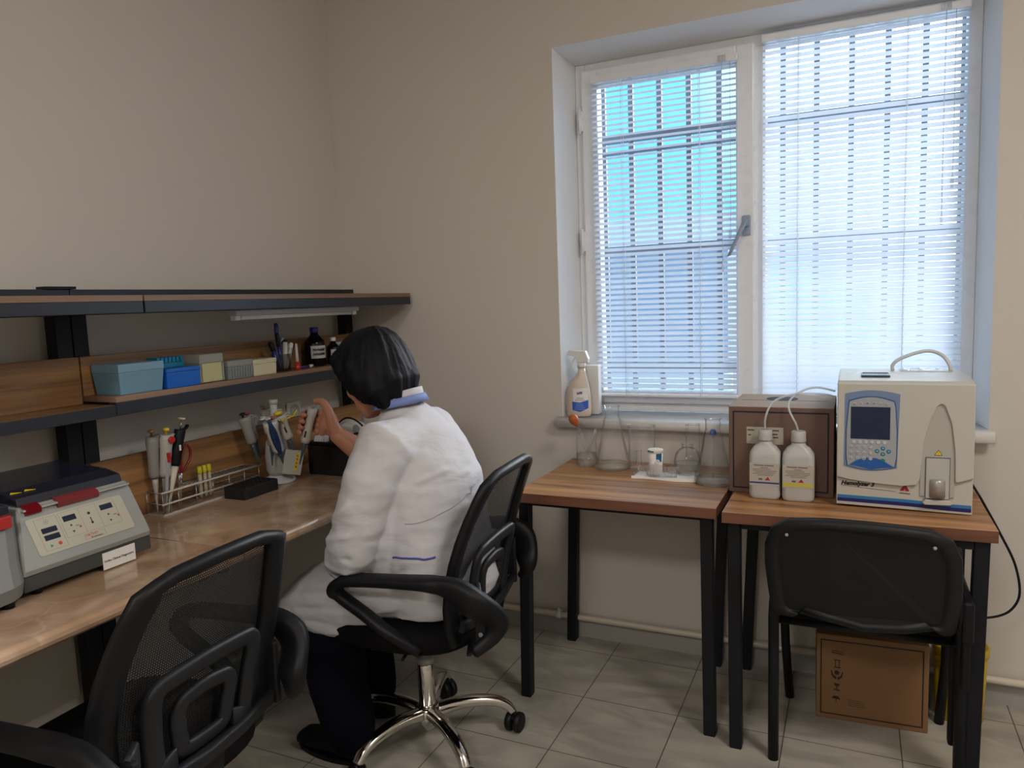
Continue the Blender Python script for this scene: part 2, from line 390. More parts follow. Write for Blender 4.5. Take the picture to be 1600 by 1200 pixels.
# window wall with splayed recess
b = MB(); T = W + .30
def ringq(b, A, B):
    va = [b.bm.verts.new(p) for p in A]; vb = [b.bm.verts.new(p) for p in B]
    for i in range(4): b._f([va[i], va[(i + 1) % 4], vb[(i + 1) % 4], vb[i]])
def rect(x0, x1, z0, z1, y): return [(x0, y, z0), (x1, y, z0), (x1, y, z1), (x0, y, z1)]
outer = rect(LX - .1, RX + .1, -.05, CEIL + .05, W); outer2 = rect(LX - .1, RX + .1, -.05, CEIL + .05, T)
hole = rect(WX0, WX1, WZ0, WZ1, W); hole2 = rect(FX0, FX1, WZ0, FZ1, W + RD); hole3 = rect(FX0, FX1, WZ0, FZ1, T)
ringq(b, outer, hole); b.mi = 1; ringq(b, hole, hole2); ringq(b, hole2, hole3); b.mi = 0; ringq(b, hole3, outer2); ringq(b, outer2, outer)
bmesh.ops.remove_doubles(b.bm, verts=b.bm.verts[:], dist=1e-5)
struct('wall_back', b, [M_wall, M_reveal])
# tiled baseboards
M_base = mat('grey_baseboard_tile', (.34, .33, .31), .4)
b = MB(); b.box((LX, W - .009, 0), (RX, W, .078)); struct('baseboard_back', b, M_base)
b = MB(); b.box((LX, BY, 0), (LX + .009, W - .009, .078)); struct('baseboard_left', b, M_base)
b = MB(); b.box((RX - .009, BY, 0), (RX, W - .009, .078)); struct('baseboard_right', b, M_base)
# heating pipe
M_pipe = mat('cream_painted_pipe', (.58, .53, .44), .35)
hp = thing('heating_pipe', 'thin cream heating pipe running low along the walls just above the baseboard tiles', 'pipe', (0, W - .025, .09))
b = MB(); b.tube([(LX + .03, -1.2, .09), (LX + .03, 0, .09), (LX + .03, W - .06, .09), (LX + .037, W - .04, .09), (LX + .06, W - .028, .09), (0, W - .028, .09), (RX - .02, W - .028, .09)], .0125, 12)
put('pipe', b, M_pipe, hp)
for x in (-1.10, .12, 1.2):
    b = MB(); b.lathe([(.0125, -.009), (.0175, -.009), (.0175, .009), (.0125, .009)], (x, W - .028, .09), 14, (1, 0, 0)); b.box((x - .006, W - .016, .082), (x + .006, W, .098)); b.cyl((x, W - .03, .10), (x, W - .03, .118), .004, n=8)
    put('clamp', b, M_white, hp)

# ---- window
MU = -.352   # mullion between the opening sash (left) and the fixed light (right)
win = bpy.data.objects.new('window_1', None); COL.objects.link(win); win['kind'] = 'structure'; win.location = (-.34, W + RD, WZ0); ORG['window_1'] = Vector((-.34, W + RD, WZ0))
fy0, fy1 = W + RD, W + RD + .07; FZ0 = WZ0 + .018
b = MB()
b.box((FX0, fy0, FZ0), (FX0 + .042, fy1, FZ1), .004); b.box((FX1 - .042, fy0, FZ0), (FX1, fy1, FZ1), .004)
b.box((FX0 + .04, fy0, FZ1 - .042), (FX1 - .04, fy1, FZ1), .004); b.box((FX0 + .04, fy0, FZ0), (FX1 - .04, fy1, FZ0 + .05), .004)
b.box((MU, fy0, FZ0 + .04), (MU + .045, fy1, FZ1 - .04), .004)
put('frame', b, M_pvc, win)
sy0, sy1 = fy0 - .018, fy0 + .045
sx0, sx1, sz0, sz1 = FX0 + .030, MU + .006, FZ0 + .035, FZ1 - .030
b = MB(); q = .066
b.box((sx0, sy0, sz0), (sx0 + q, sy1, sz1), .006); b.box((sx1 - q, sy0, sz0), (sx1, sy1, sz1), .006)
b.box((sx0 + q - .002, sy0, sz1 - q), (sx1 - q + .002, sy1, sz1), .006); b.box((sx0 + q - .002, sy0, sz0), (sx1 - q + .002, sy1, sz0 + q * .8), .006)
sash = put('sash', b, M_pvc, win)
b = MB(); b.box((sx0 + q - .01, fy0 + .016, sz0 + q - .02), (sx1 - q + .01, fy0 + .020, sz1 - q + .01)); put('pane', b, M_pane, win)
b = MB(); b.box((MU + .04, fy0 + .026, FZ0 + .04), (FX1 - .04, fy0 + .030, FZ1 - .04)); put('pane', b, M_pane, win)
for z in (1.62, 2.10):
    b = MB(); b.box((sx0 - .012, sy0 - .008, z - .04), (sx0 + .006, sy0 + .004, z + .04), .003); b.cyl((sx0 - .006, sy0 - .008, z - .05), (sx0 - .006, sy0 - .008, z + .05), .006, n=10); put('hinge', b, M_pvc, win)
b = MB(); hx = sx1 - .028
b.box((hx - .016, sy0 - .010, 1.60), (hx + .016, sy0 + .002, 1.675), .005); b.cyl((hx, sy0 - .010, 1.642), (hx, sy0 - .042, 1.642), .010, n=14)
b.strap([(hx, sy0 - .045, 1.65), (hx - .012, sy0 - .052, 1.62), (hx - .038, sy0 - .056, 1.565), (hx - .056, sy0 - .056, 1.525)], [.022, .022, .018, .014], [.014, .015, .013, .010], (.9, 0, .4))
M_hand = mat('grey_blue_handle_plastic', (.30, .36, .48), .35)
put('handle', b, M_hand, win)
# sill board
b = MB(); prof = [(0, .018), (-.225, .018), (-.236, .012), (-.238, .0), (-.238, -.016), (-.230, -.020), (-.222, -.016), (-.218, 0), (0, 0)]
b.prism([(WX0 - .018, W + RD + yy, WZ0 + zz) for yy, zz in prof], (WX1 + .03 - WX0, 0, 0), 0, True)
put('window_sill', b, mat('glossy_white_sill', (.72, .71, .70), .12), win)

# ---- security grille outside
M_gr = mat('painted_grille_steel', (.10, .13, .19), .5)
gy = W + .37
gr = thing('window_grille', 'painted steel security grille of upright bars outside the window', 'grille', (-.34, gy, .80))
for i in range(14):
    x = -1.105 + .1205 * i
    b = MB(); b.box((x - .0105, gy - .008, .84), (x + .0105, gy + .008, 2.5)); put('bar', b, M_gr, gr)
for x0, x1, z in ((-1.2, .6, 2.05), (-1.2, -.36, 1.995), (-1.2, .6, 1.59), (-1.2, .6, 1.09), (-1.2, .6, .86), (-1.2, .6, 2.48)):
    b = MB(); hz = .006 if z == 1.995 else .014; b.box((x0, gy - .010, z - hz), (x1, gy + .010, z + hz)); put('crossbar', b, M_gr, gr)
# ---- neighbouring building and yard outside
M_plas = wall_mat('shaded_render', (.30, .34, .43), (.26, .30, .39))  # shaded wall of the building, shade put into the grey
M_plas2 = wall_mat('lit_render', (.75, .80, .90), (.70, .75, .86))  # white-lit upper part of the building, light put into the colour
nb = thing('outbuilding', 'plain pale rendered building across the yard seen dimly through the lower blind', 'building', (-5, 9.0, -1))
b = MB(); b.box((-9, 8.0, -1), (-1.2, 12, 1.93)); put('wall', b, M_plas, nb)
b = MB(); b.box((-9.1, 7.9, 1.93), (-1.1, 12.1, 2.22)); put('parapet', b, M_plas2, nb)
b = MB(); b.box((-9.05, 7.85, -1), (-1.15, 8.0, .56)); put('lit_ground_strip', b, mat('lit_ground_white', (.85, .87, .9), .8), nb)  # added white strip standing in for brightly lit ground
b = MB(); b.box((-30, W + .32, -1.1), (30, 40, -1.0)); yd = struct('ground', b, mat('pale_concrete_yard', (.80, .80, .82), .9)); yd.name = 'ground'

# ---- venetian blinds
def slat_mat():
    m = bpy.data.materials.new('white_blind_slat'); m.use_nodes = True; n = m.node_tree.nodes; L = m.node_tree.links; n.clear()
    o = n.new('ShaderNodeOutputMaterial'); d = n.new('ShaderNodeBsdfDiffuse'); t = n.new('ShaderNodeBsdfTranslucent'); g = n.new('ShaderNodeBsdfGlossy')
    d.inputs[0].default_value = (.78, .80, .84, 1); t.inputs[0].default_value = (.72, .82, .95, 1); g.inputs['Roughness'].default_value = .3
    nz = n.new('ShaderNodeTexNoise'); nz.inputs['Scale'].default_value = 9; mr = n.new('ShaderNodeMapRange'); mr.inputs['To Min'].default_value = .36; mr.inputs['To Max'].default_value = .46
    L.new(nz.outputs['Fac'], mr.inputs['Value'])
    m1 = n.new('ShaderNodeMixShader'); L.new(mr.outputs[0], m1.inputs[0]); L.new(d.outputs[0], m1.inputs[1]); L.new(t.outputs[0], m1.inputs[2])
    m2 = n.new('ShaderNodeMixShader'); m2.inputs[0].default_value = .06; L.new(m1.outputs[0], m2.inputs[1]); L.new(g.outputs[0], m2.inputs[2])
    L.new(m2.outputs[0], o.inputs[0]); return m
M_slat = slat_mat()
def blind(x0, x1, zt, zb, y, tilt, label, wandx, pull):
    t = thing('venetian_blind', label, 'blind', ((x0 + x1) / 2, y, zb))
    b = MB(); b.box((x0, y - .013, zt), (x1, y + .013, zt + .026), .002); put('headrail', b, M_pvc, t)
    b = MB(); pitch = .0212; w = .0125; n = int((zt - zb - .02) / pitch)
    for i in range(n):
        z = zt - .018 - i * pitch; th = math.radians(tilt(z)) + random.uniform(-.02, .02); sag = random.uniform(-.0006, .0006)
        pr = []
        for k in range(5):
            u = -w + 2 * w * k / 4; cr_ = .0016 * (1 - (u / w) ** 2)
            pr.append((u * math.cos(th) - cr_ * math.sin(th), u * math.sin(th) + cr_ * math.cos(th)))
        A = [b.bm.verts.new((x0 + .003, y + p[0], z + p[1])) for p in pr]; B = [b.bm.verts.new((x1 - .003, y + p[0], z + p[1] + sag)) for p in pr]
        for k in range(4): b._f([A[k], A[k + 1], B[k + 1], B[k]], True)
    put('slats', b, M_slat, t, fix=False)
    b = MB(); b.box((x0 + .002, y - .012, zb), (x1 - .002, y + .012, zb + .010), .002); put('bottom_rail', b, M_pvc, t)
    b = MB()
    L_ = x1 - x0
    for f in ((.22, .75) if L_ < .6 else (.19, .72)):
        x = x0 + L_ * f
        for yy in (-.0135, .0135): b.cyl((x, y + yy, zb + .005), (x, y + yy, zt), .0009, n=6)
        b.cyl((x + .004, y, zb + .005), (x + .004, y, zt), .0008, n=6)
    put('ladder_cord', b, M_pvc, t)
    b = MB(); b.tube([(wandx, y - .018, zt), (wandx - .001, y - .02, (zt + pull) / 2), (wandx, y - .019, pull)], .0016, 6); b.cyl((wandx, y - .019, pull), (wandx, y - .019, pull - .03), .004, .003, n=8)
    b.box((wandx - .014, y - .026, zt + .002), (wandx + .014, y - .012, zt + .022), .002)
    put('tilt_wand', b, clear_mat('clear_wand', (.6, .65, .7), .35, .2), t)
    b = MB(); b.tube([(wandx + .028, y - .016, zt), (wandx + .03, y - .019, pull + .2), (wandx + .028, y - .019, pull + .12)], .0011, 6); b.cyl((wandx + .028, y - .019, pull + .12), (wandx + .028, y - .019, pull + .09), .0055, .0035, n=8)
    put('pull_cord', b, clear_mat('clear_wand', (.6, .65, .7), .35, .2), t)
    return t
blind(-.966, -.402, 2.232, .985, sy0 - .020, lambda z: 33, 'white venetian blind hanging over the opening left sash with cyan sky showing through', -.455, 1.50)
blind(-.318, .334, 2.283, .935, fy0 - .022, lambda z: 51, 'white venetian blind over the fixed right pane, its slats tilted and glowing', .262, 1.62)

# ================================================================ LABORATORY BENCHES (left wall)
DH = .76      # worktop height
def bench(y0, y1, label, step):
    """worktop, splash board, posts, open shelf with back board, top shelf, cross beam, modesty panel"""
    t = thing('laboratory_bench', label, 'lab bench', (-1.75, (y0 + y1) / 2, 0))
    g = .0015
    b = MB(); R = .017
    pr = [(-2.06, DH), (-1.452 - R, DH)] + [(-1.452 - R + R * math.sin(math.radians(a)), DH - R + R * math.cos(math.radians(a))) for a in (15, 35, 60, 90, 120, 150, 180)] + [(-2.06, DH - 2 * R)]
    b.prism([(x, y0 + g, z) for x, z in pr], (0, y1 - y0 - 2 * g, 0)); put('worktop', b, M_marble, t)
    b = MB(); b.box((-2.045, y0 + g, DH), (-2.027, y1 - (.02 if y1 > 2 else g), .957), .001); put('splash_board', b, M_wshelf, t)
    pw = .046
    for ya in (y0 + .001, y1 - pw - (.001 if y1 < 2 else .012)):
        b = MB(); b.box((-2.095, ya, .0), (-2.047, ya + pw, 1.392), .002); put('post', b, M_steel, t)
    for ya in (y0 + .008, y1 - .058):
        b = MB(); b.box((-2.046, ya + .008, DH - 2 * R - .05), (-1.56, ya + .038, DH - 2 * R), .002); put('bracket', b, M_steel, t)
        b = MB(); b.box((-2.046, ya + .004, 0), (-1.66, ya + .042, .03), .002); put('foot', b, M_steel, t)
    # open shelf
    zt = 1.158 if step else 1.136
    ye = y1 - (.012 if y1 > 2 else 0)
    b = MB(); b.box((-2.045, y0 + g, zt - .016), (-1.893, ye - g, zt), .0008); put('shelf_board', b, M_wedge if step else M_wshelf, t)
    b = MB()
    if step: b.box((-1.925, y0 + g, 1.104), (-1.894, ye - g, zt - .016), .002)
    else: b.box((-1.893, y0 + g, 1.104), (-1.889, ye - g, zt), .001); b.box((-2.04, y0 + g, 1.104), (-1.893, y0 + .03, 1.119)); b.box((-1.93, y0 + g, 1.104), (-1.893, ye - g, 1.112))
    b.box((-2.045, y0 + g, 1.104), (-2.02, ye - g, zt - .017))
    put('shelf_rail', b, M_steelb, t)
    b = MB(); b.box((-2.045, y0 + g, zt), (-2.027, y1 - (.055 if y1 > 2 else g), 1.272), .001); put('shelf_back_board', b, M_wshelf, t)
    # top shelf
    b = MB(); b.box((-2.07, y0 + g, 1.423), (-1.742, y1 - .002, 1.439), .0008); put('top_shelf_board', b, M_wedge, t)
    b = MB(); b.box((-1.772, y0 + g, 1.391), (-1.742, y1 - .002, 1.423), .002); b.box((-2.09, y0 + g, 1.391), (-2.05, y1 - .002, 1.4225), .002)
    b.box((-2.05, y1 - .07, 1.395), (-1.772, y1 - .04, 1.4225)); b.box((-2.05, y0 + .02, 1.395), (-1.772, y0 + .05, 1.4225))
    put('top_shelf_rail', b, M_steelb, t)
    b = MB(); b.box((-2.07, y0, 1.4395), (-2.04, y1 - .0, 1.466), .002); put('cross_beam', b, M_steelb, t)
    return t
bench(1.42, 2.752, 'black framed lab bench end by the window, holding the pipette stand and shelf boxes', True)
bench(.05, 1.418, 'black framed lab bench at the left edge, carrying the grey centrifuge', False)
b = MB(); b.box((-2.075, 1.345, 1.4665), (-2.035, 1.437, 1.474), .001); single('joining_plate', b, M_steel, 'flat dark steel plate joining the two shelf beams at the top', 'bracket')
b = MB(); b.box((-2.128, .1, .255), (-2.105, 1.368, .70)); single('modesty_panel', b, mat('pale_panel_laminate', (.40, .37, .32), .6), 'pale flat panel standing behind the bench legs at lower left', 'panel')
# strip light under the top shelf
t = thing('strip_light', 'slim white fluorescent tube fitting fixed under the top shelf', 'light fitting', (-1.83, 2.15, 1.37))
b = MB(); b.box((-1.855, 1.82, 1.372), (-1.815, 2.48, 1.391), .004); put('housing', b, M_lightgrey, t)
b = MB(); b.cyl((-1.835, 1.855, 1.366), (-1.835, 2.445, 1.366), .008, n=14); put('tube', b, mat('unlit_tube', (.75, .78, .80), .2), t)
for y in (1.835, 2.46):
    b = MB(); b.box((-1.847, y - .012, 1.357), (-1.823, y + .012, 1.373), .003); put('end_cap', b, M_white, t)

# ================================================================ items on the shelf
SZ = 1.158
def tray_box(name, x0, x1, y0, y1, z0, z1, m, label, cat, lidf=.3, lidm=None, taper=.004, group=None, ribs=0):
    t = thing(name, label, cat, ((x0 + x1) / 2, (y0 + y1) / 2, z0), group)
    zl = z1 - (z1 - z0) * lidf
    b = MB(); b.prism([(x0 + taper, y0 + taper, z0), (x1 - taper, y0 + taper, z0), (x1 - taper, y1 - taper, z0), (x0 + taper, y1 - taper, z0)], (0, 0, .001))
    A = [(x0 + taper, y0 + taper), (x1 - taper, y0 + taper), (x1 - taper, y1 - taper), (x0 + taper, y1 - taper)]; Bq = [(x0, y0), (x1, y0), (x1, y1), (x0, y1)]
    b = MB(); b.rings([[(x, y, z0) for x, y in A], [(x, y, zl) for x, y in Bq]], smooth=False)
    es = [e for e in b.bm.edges]; bmesh.ops.bevel(b.bm, geom=es, offset=.002, segments=2, profile=.5, affect='EDGES')
    put('container', b, m, t)
    b = MB(); b.box((x0 - .001, y0 - .001, zl), (x1 + .001, y1 + .001, z1), .003)
    put('lid', b, lidm or m, t)
    if ribs:
        b = MB()
        for i in range(ribs):
            y = y0 + (y1 - y0) * (i + .5) / ribs
            b.box((x1 - .001, y - (y1 - y0) / ribs * .28, z0 + .006), (x1 + .003, y + (y1 - y0) / ribs * .28, zl - .003), .001)
        put('ribbed_front', b, m, t)
    return t
M_pbl = clear_mat('frosted_pale_blue_plastic', (.30, .56, .74), .9, .35)
M_pbl2 = clear_mat('frosted_pale_blue_lid', (.38, .64, .82), .9, .35)
tray_box('storage_box', -2.02, -1.905, 1.447, 1.60, SZ, 1.247, M_pbl, 'large frosted pale blue plastic box with a lid, on the shelf left end', 'box', .28, M_pbl2, .006)
M_db = mat('deep_blue_plastic', (.003, .11, .52), .35)
tray_box('tip_box', -1.965, -1.903, 1.607, 1.737, SZ, 1.219, M_db, 'saturated deep blue plastic box beside the pale blue box on the shelf', 'box', .22, M_db, .002)
t = thing('tip_rack', 'bright turquoise ribbed tip rack standing behind the deep blue box', 'tip rack', (-1.99, 1.68, SZ))
M_tq = clear_mat('turquoise_plastic', (.03, .40, .68), .95, .3)
b = MB(); b.box((-2.02, 1.632, SZ), (-1.97, 1.735, SZ + .075), .002); put('base', b, M_tq, t)
for i in range(7):
    b = MB(); y = 1.640 + i * .0146; b.box((-2.018, y - .0052, SZ + .0755), (-1.972, y + .0052, 1.250), .001); put('slot_wall', b, M_tq, t)
M_pye = clear_mat('frosted_pale_yellow_plastic', (.78, .76, .42), .92, .35); M_pye2 = clear_mat('clear_yellowish_lid', (.66, .67, .56), .62, .25)
t = thing('tip_box', 'tall pale yellow tip box under a clear lid, behind the deep blue box', 'box', (-1.97, 1.79, SZ))
b = MB(); b.box((-2.005, 1.748, SZ), (-1.917, 1.838, SZ + .062), .004); put('container', b, M_pye, t)
b = MB(); b.box((-2.01, 1.745, SZ + .0625), (-1.913, 1.846, 1.252), .005); b.box((-2.01, 1.838, SZ + .002), (-1.913, 1.846, SZ + .062), .002); put('lid', b, M_pye2, t)
b = MB(); b.box((-1.9128, 1.752, SZ + .004), (-1.912, 1.834, SZ + .064), .0003); put('lower_panel', b, M_pye, t)
M_pgr = mat('grey_ribbed_plastic', (.17, .19, .20), .5)
tray_box('tip_box', -1.985, -1.908, 1.858, 1.968, SZ, 1.222, mat('grey_tip_plastic', (.22, .24, .25), .5), 'low grey ribbed tip box with a translucent lid on the shelf', 'box', .34, clear_mat('translucent_grey_lid', (.56, .56, .52), .8, .3), .001, ribs=9)
M_cream = mat('cream_plastic', (.62, .56, .38), .45)
tray_box('tip_box', -1.985, -1.908, 1.974, 2.088, SZ, 1.216, M_cream, 'low cream plastic box beside the pens on the shelf', 'box', .3, M_cream, .001)
# pen pot: clear ribbed jar
t = thing('pen_pot', 'small dark clear glass jar crowded with pens on the shelf', 'pen holder', (-1.955, 2.165, SZ))
b = MB(); b.lathe([(.028, 0), (.034, .003), (.036, .03), (.036, .060), (.037, .065), (.034, .065), (.033, .03), (.03, .006), (.001, .005)], (-1.955, 2.165, SZ), 28); put('jar', b, clear_mat('smoky_glass', (.05, .05, .045), .30, .06), t)
def pen(base, top, r, body, cap, label, capf=.25, tipm=None, kind='pen', clip=True, group='pens in the glass jar'):
    t = thing(kind, label, 'pen', base, group)
    r = r * 1.3; B0, T0 = Vector(base), Vector(top); d = T0 - B0; L = d.length; u = d.normalized()
    b = MB(); b.lathe([(.0008, 0), (r * .5, .008), (r, .02), (r, L * (1 - capf))], B0, 12, u); put('barrel', b, body, t)
    b = MB(); b.lathe([(r * 1.15, L * (1 - capf)), (r * 1.18, L * (1 - capf) + .003), (r * 1.12, L - .004), (r * .7, L)], B0, 12, u)
    if clip:
        s = u.cross(Vector((0, 0, 1))); s = s.normalized() if s.length > .01 else Vector((1, 0, 0))
        q = u.cross(s) * -1; b.strap([B0 + u * (L - .006) + q * r * 1.5, B0 + u * (L * (1 - capf) - .01) + q * r * 1.6], .003, .0012, s)
    put('cap', b, cap, t)
    return t
px, py = -1.955, 2.165
M_pw = mat('white_pen_plastic', (.62, .60, .58), .35); M_dbp = mat('navy_pen_plastic', (.02, .03, .20), .3); M_clrp = clear_mat('clear_pen_plastic', (.45, .45, .45), .55, .1)
pen((px, py - .010, SZ + .007), (-1.955, 2.150, 1.338), .005, M_pw, M_dbp, 'tall white pen with a navy cap, highest in the jar', .28)
pen((px + .006, py - .016, SZ + .007), (-1.95, 2.108, 1.270), .006, M_dbp, M_blk, 'dark navy pen leaning left in the jar', .3)
pen((px + .003, py + .000, SZ + .007), (-1.942, 2.137, 1.30), .0055, M_dbp, M_blk, 'black capped pen beside the tall white pen', .35)
pen((px + .014, py + .002, SZ + .007), (-1.94, 2.178, 1.275), .0068, M_pw, M_blkg, 'thick white marker with black printing in the jar', .08)
pen((px + .012, py + .015, SZ + .007), (-1.935, 2.205, 1.262), .0055, M_pw, M_white, 'white pen with a red band leaning right in the jar', .2)
pen((px + .004, py + .018, SZ + .007), (-1.95, 2.232, 1.256), .0045, M_clrp, M_blkg, 'thin clear pen leaning furthest right in the jar', .2)
pen((px - .012, py + .010, SZ + .007), (-1.965, 2.190, 1.285), .0048, M_lightgrey, M_grey, 'slim grey pen at the back of the jar', .2)
t = thing('correction_pen', 'red tipped white applicator standing at the front of the pen jar', 'pen', (-1.912, 2.205, SZ))
b = MB(); b.lathe([(.002, 0), (.012, .002), (.012, .012), (.006, .03)], (-1.912, 2.205, SZ), 14, (-.03, .02, 1)); put('tip', b, M_red, t)
b = MB(); b.lathe([(.0062, .031), (.005, .07), (.004, .10)], (-1.912, 2.205, SZ), 14, (-.03, .02, 1)); put('barrel', b, M_pw, t)
t = thing('ballpoint_pen', 'purple ballpoint pen lying flat on the shelf beside the brown bottle', 'pen', (-1.93, 2.27, SZ))
b = MB(); b.cyl((-1.928, 2.22, SZ + .0062), (-1.935, 2.295, SZ + .0062), .0055, n=12); put('barrel', b, mat('purple_plastic', (.06, .03, .16), .35), t)
b = MB(); b.cyl((-1.935, 2.2955, SZ + .0062), (-1.937, 2.318, SZ + .0062), .006, n=12); put('cap', b, M_pw, t)
# amber bottles
M_amber = clear_mat('dark_amber_glass', (.010, .006, .006), .93, .05)
def bottle(c, R, h, capm, capr, label, lab_z0, lab_z1, scrib):
    x, y, z = c; t = thing('reagent_bottle', label, 'bottle', c, None)
    b = MB(); b.lathe([(R * .8, 0), (R, .004), (R, h * .58), (R * .93, h * .65), (R * .55, h * .76), (capr * .92, h * .82), (capr * .92, h * .86)], c, 30); put('glass_body', b, M_amber, t)
    b = MB(); b.lathe([(capr, h * .862), (capr * 1.04, h * .87), (capr * 1.04, h * .985), (capr * .9, h)], c, 24); put('cap', b, capm, t)
    # wrapped paper label facing the room
    b = MB(); a0, a1 = math.radians(-75), math.radians(25); n = 14; rr = R + .0006
    A = [b.bm.verts.new((x + rr * math.cos(a0 + (a1 - a0) * i / n), y + rr * math.sin(a0 + (a1 - a0) * i / n), z + lab_z0)) for i in range(n + 1)]
    B = [b.bm.verts.new((x + rr * math.cos(a0 + (a1 - a0) * i / n), y + rr * math.sin(a0 + (a1 - a0) * i / n), z + lab_z1)) for i in range(n + 1)]
    for i in range(n): b._f([A[i], A[i + 1], B[i + 1], B[i]], True)
    lb = put('paper_label', b, mat('label_paper', (.50, .50, .48), .8), t)
    # hand-written strokes
    b = MB(); rng = random.Random(3)
    def P(u, v): a = a0 + (a1 - a0) * u; return (x + (rr + .0006) * math.cos(a), y + (rr + .0006) * math.sin(a), z + lab_z0 + (lab_z1 - lab_z0) * v)
    for row in scrib:
        v0 = row; k = 9
        pts = [P(.12 + .76 * i / (k * 2), v0 + (.085 if i % 2 else -.085) * (1 + .5 * rng.random())) for i in range(k * 2)]
        b.tube(bez(pts, 3), .0013, 5)
    put('handwriting', b, M_ink, lb)
    return t
bottle((-1.965, 2.375, SZ), .040, .155, M_dbp, .0165, 'large brown glass bottle with a navy cap and handwritten label', .032, .082, (.68, .34))
bottle((-1.935, 2.452, SZ), .026, .110, M_white, .011, 'small brown glass bottle with a white cap behind the large one', .020, .062, (.6,))
t = thing('lidded_tub', 'low dark tub with a flat lid at the shelf end, partly behind the head', 'tub', (-1.96, 2.52, SZ))
b = MB(); b.lathe([(.03, 0), (.034, .004), (.034, .072)], (-1.96, 2.525, SZ), 24); put('body', b, M_blkg, t)
b = MB(); b.lathe([(.036, .0725), (.036, .086), (.034, .088)], (-1.96, 2.525, SZ), 24); put('lid', b, M_lightgrey, t)

# wall socket
t = thing('wall_socket', 'white wall socket just above the splash board behind the pipettes', 'socket', (LX, 2.405, .93))
b = MB(); b.box((LX, 2.365, .925), (LX + .012, 2.445, 1.005), .004); put('cover_plate', b, M_white, t)
b = MB(); b.lathe([(.028, 0), (.028, .002), (.020, .0022), (.019, -.006)], (LX + .0125, 2.405, .965), 24, (1, 0, 0)); put('outlet', b, M_lightgrey, t)
# small bracket hanging there
t = thing('wire_hook', 'small white angled bracket sticking up over the splash board', 'bracket', (-2.035, 2.2, .957))
b = MB(); b.box((-2.05, 2.165, .9575), (-2.022, 2.171, 1.0), .001); b.box((-2.05, 2.165, 1.0), (-2.022, 2.225, 1.005), .001); b.box((-2.05, 2.219, .972), (-2.022, 2.225, 1.0), .001); put('bracket', b, M_white, t)

# ================================================================ centrifuge workstation
cy0, cy1 = .987, 1.312
def slant(b, yref, d):
    for v in b.bm.verts:
        if abs(v.co.y - yref) < .04: v.co.y += d * min(1, max(0, (v.co.z - DH - .06) / .12))
t = thing('centrifuge', 'grey benchtop centrifuge with cream sloping control panel and dark lid', 'centrifuge', (-1.85, (cy0 + cy1) / 2, DH))
M_cg = mat('centrifuge_grey', (.30, .31, .30), .42); M_cgd = mat('centrifuge_dark_base', (.055, .06, .056), .5); M_lid = mat('dark_navy_glossy_lid', (.018, .020, .034), .14, coat=.3)
b = MB(); b.box((-2.0, cy0, DH + .016), (-1.672, cy1 + .006, DH + .054), .004); put('base', b, M_cgd, t)
for x, y in ((-1.70, 1.27), (-1.70, 1.03), (-1.96, 1.27), (-1.96, 1.03)):
    b = MB(); b.cyl((x, y, DH), (x, y, DH + .0165), .012, n=14); put('foot', b, M_blk, t)
pr = [(-2.0, DH + .0545), (-1.668, DH + .0545), (-1.664, DH + .066), (-1.672, DH + .080), (-1.728, DH + .176), (-1.735, DH + .190), (-1.742, DH + .194), (-2.0, DH + .200)]
b = MB(); b.prism([(x, cy0, z) for x, z in pr], (0, cy1 - cy0, 0), .003); slant(b, cy0, .042); put('housing', b, M_cg, t)
lp = [(-1.995, DH + .2005), (-1.745, DH + .1945), (-1.750, DH + .214), (-1.80, DH + .226), (-1.995, DH + .236)]
b = MB(); b.prism([(x, cy0 + .006, z) for x, z in lp], (0, cy1 - cy0 - .012, 0), .004); slant(b, cy0, .042); lid = put('lid', b, M_lid, t)
# panel face frame: origin at lower left of slope, e_y along +y (reading direction), e_s up the slope
S0 = Vector((-1.672, 0, DH + .080)); S1 = Vector((-1.728, 0, DH + .176)); es = (S1 - S0); SL = es.length; es.normalize(); en = Vector((0, 1, 0)).cross(es).normalized()
if en.x < 0: en = -en
def CP(u, v, h=0): return S0 + Vector((0, cy0 + u, 0)) + es * v + en * h
def plate(b, u0, u1, v0, v1, h0, h1, r=0):
    if r > 0:
        pts = [CP((u0 + u1) / 2 + px_, (v0 + v1) / 2 + py_, h0) for px_, py_ in rrect(u1 - u0, v1 - v0, r)]
    else: pts = [CP(u0, v0, h0), CP(u1, v0, h0), CP(u1, v1, h0), CP(u0, v1, h0)]
    b.prism(pts, en * (h1 - h0)); return b
PN = .002
M_panel = mat('cream_membrane_panel', (.46, .45, .36), .4)
b = MB(); plate(b, .045, .290, .006, SL - .012, .0, PN, .006); panel = put('control_panel', b, M_panel, t)
M_line = mat('thin_grey_print', (.26, .26, .22), .5)
b = MB()
def outline(b, u0, u1, v0, v1, w=.0006):
    for a in ((u0, u1, v0, v0 + w), (u0, u1, v1 - w, v1), (u0, u0 + w, v0, v1), (u1 - w, u1, v0, v1)): plate(b, *a, PN, PN + .0003)
outline(b, .062, .115, .014, .094); outline(b, .120, .265, .030, .095); outline(b, .158, .212, .012, .026)
plate(b, .170, .1705, .03, .095, PN, PN + .0003); plate(b, .215, .2155, .03, .095, PN, PN + .0003)
put('printed_frame', b, M_line, panel)
M_disp = mat('navy_display_window', (.018, .024, .050), .15)
for u, v, w, h in ((.070, .056, .036, .013), (.070, .038, .036, .013), (.127, .070, .032, .014), (.224, .072, .033, .014)):
    b = MB(); plate(b, u, u + w, v, v + h, PN, PN + .0008, .001); put('display', b, M_disp, panel)
def disc(b, u, v, r, n=14): b.prism([CP(u + r * math.cos(2 * PI * i / n), v + r * math.sin(2 * PI * i / n), PN) for i in range(n)], en * .0005)
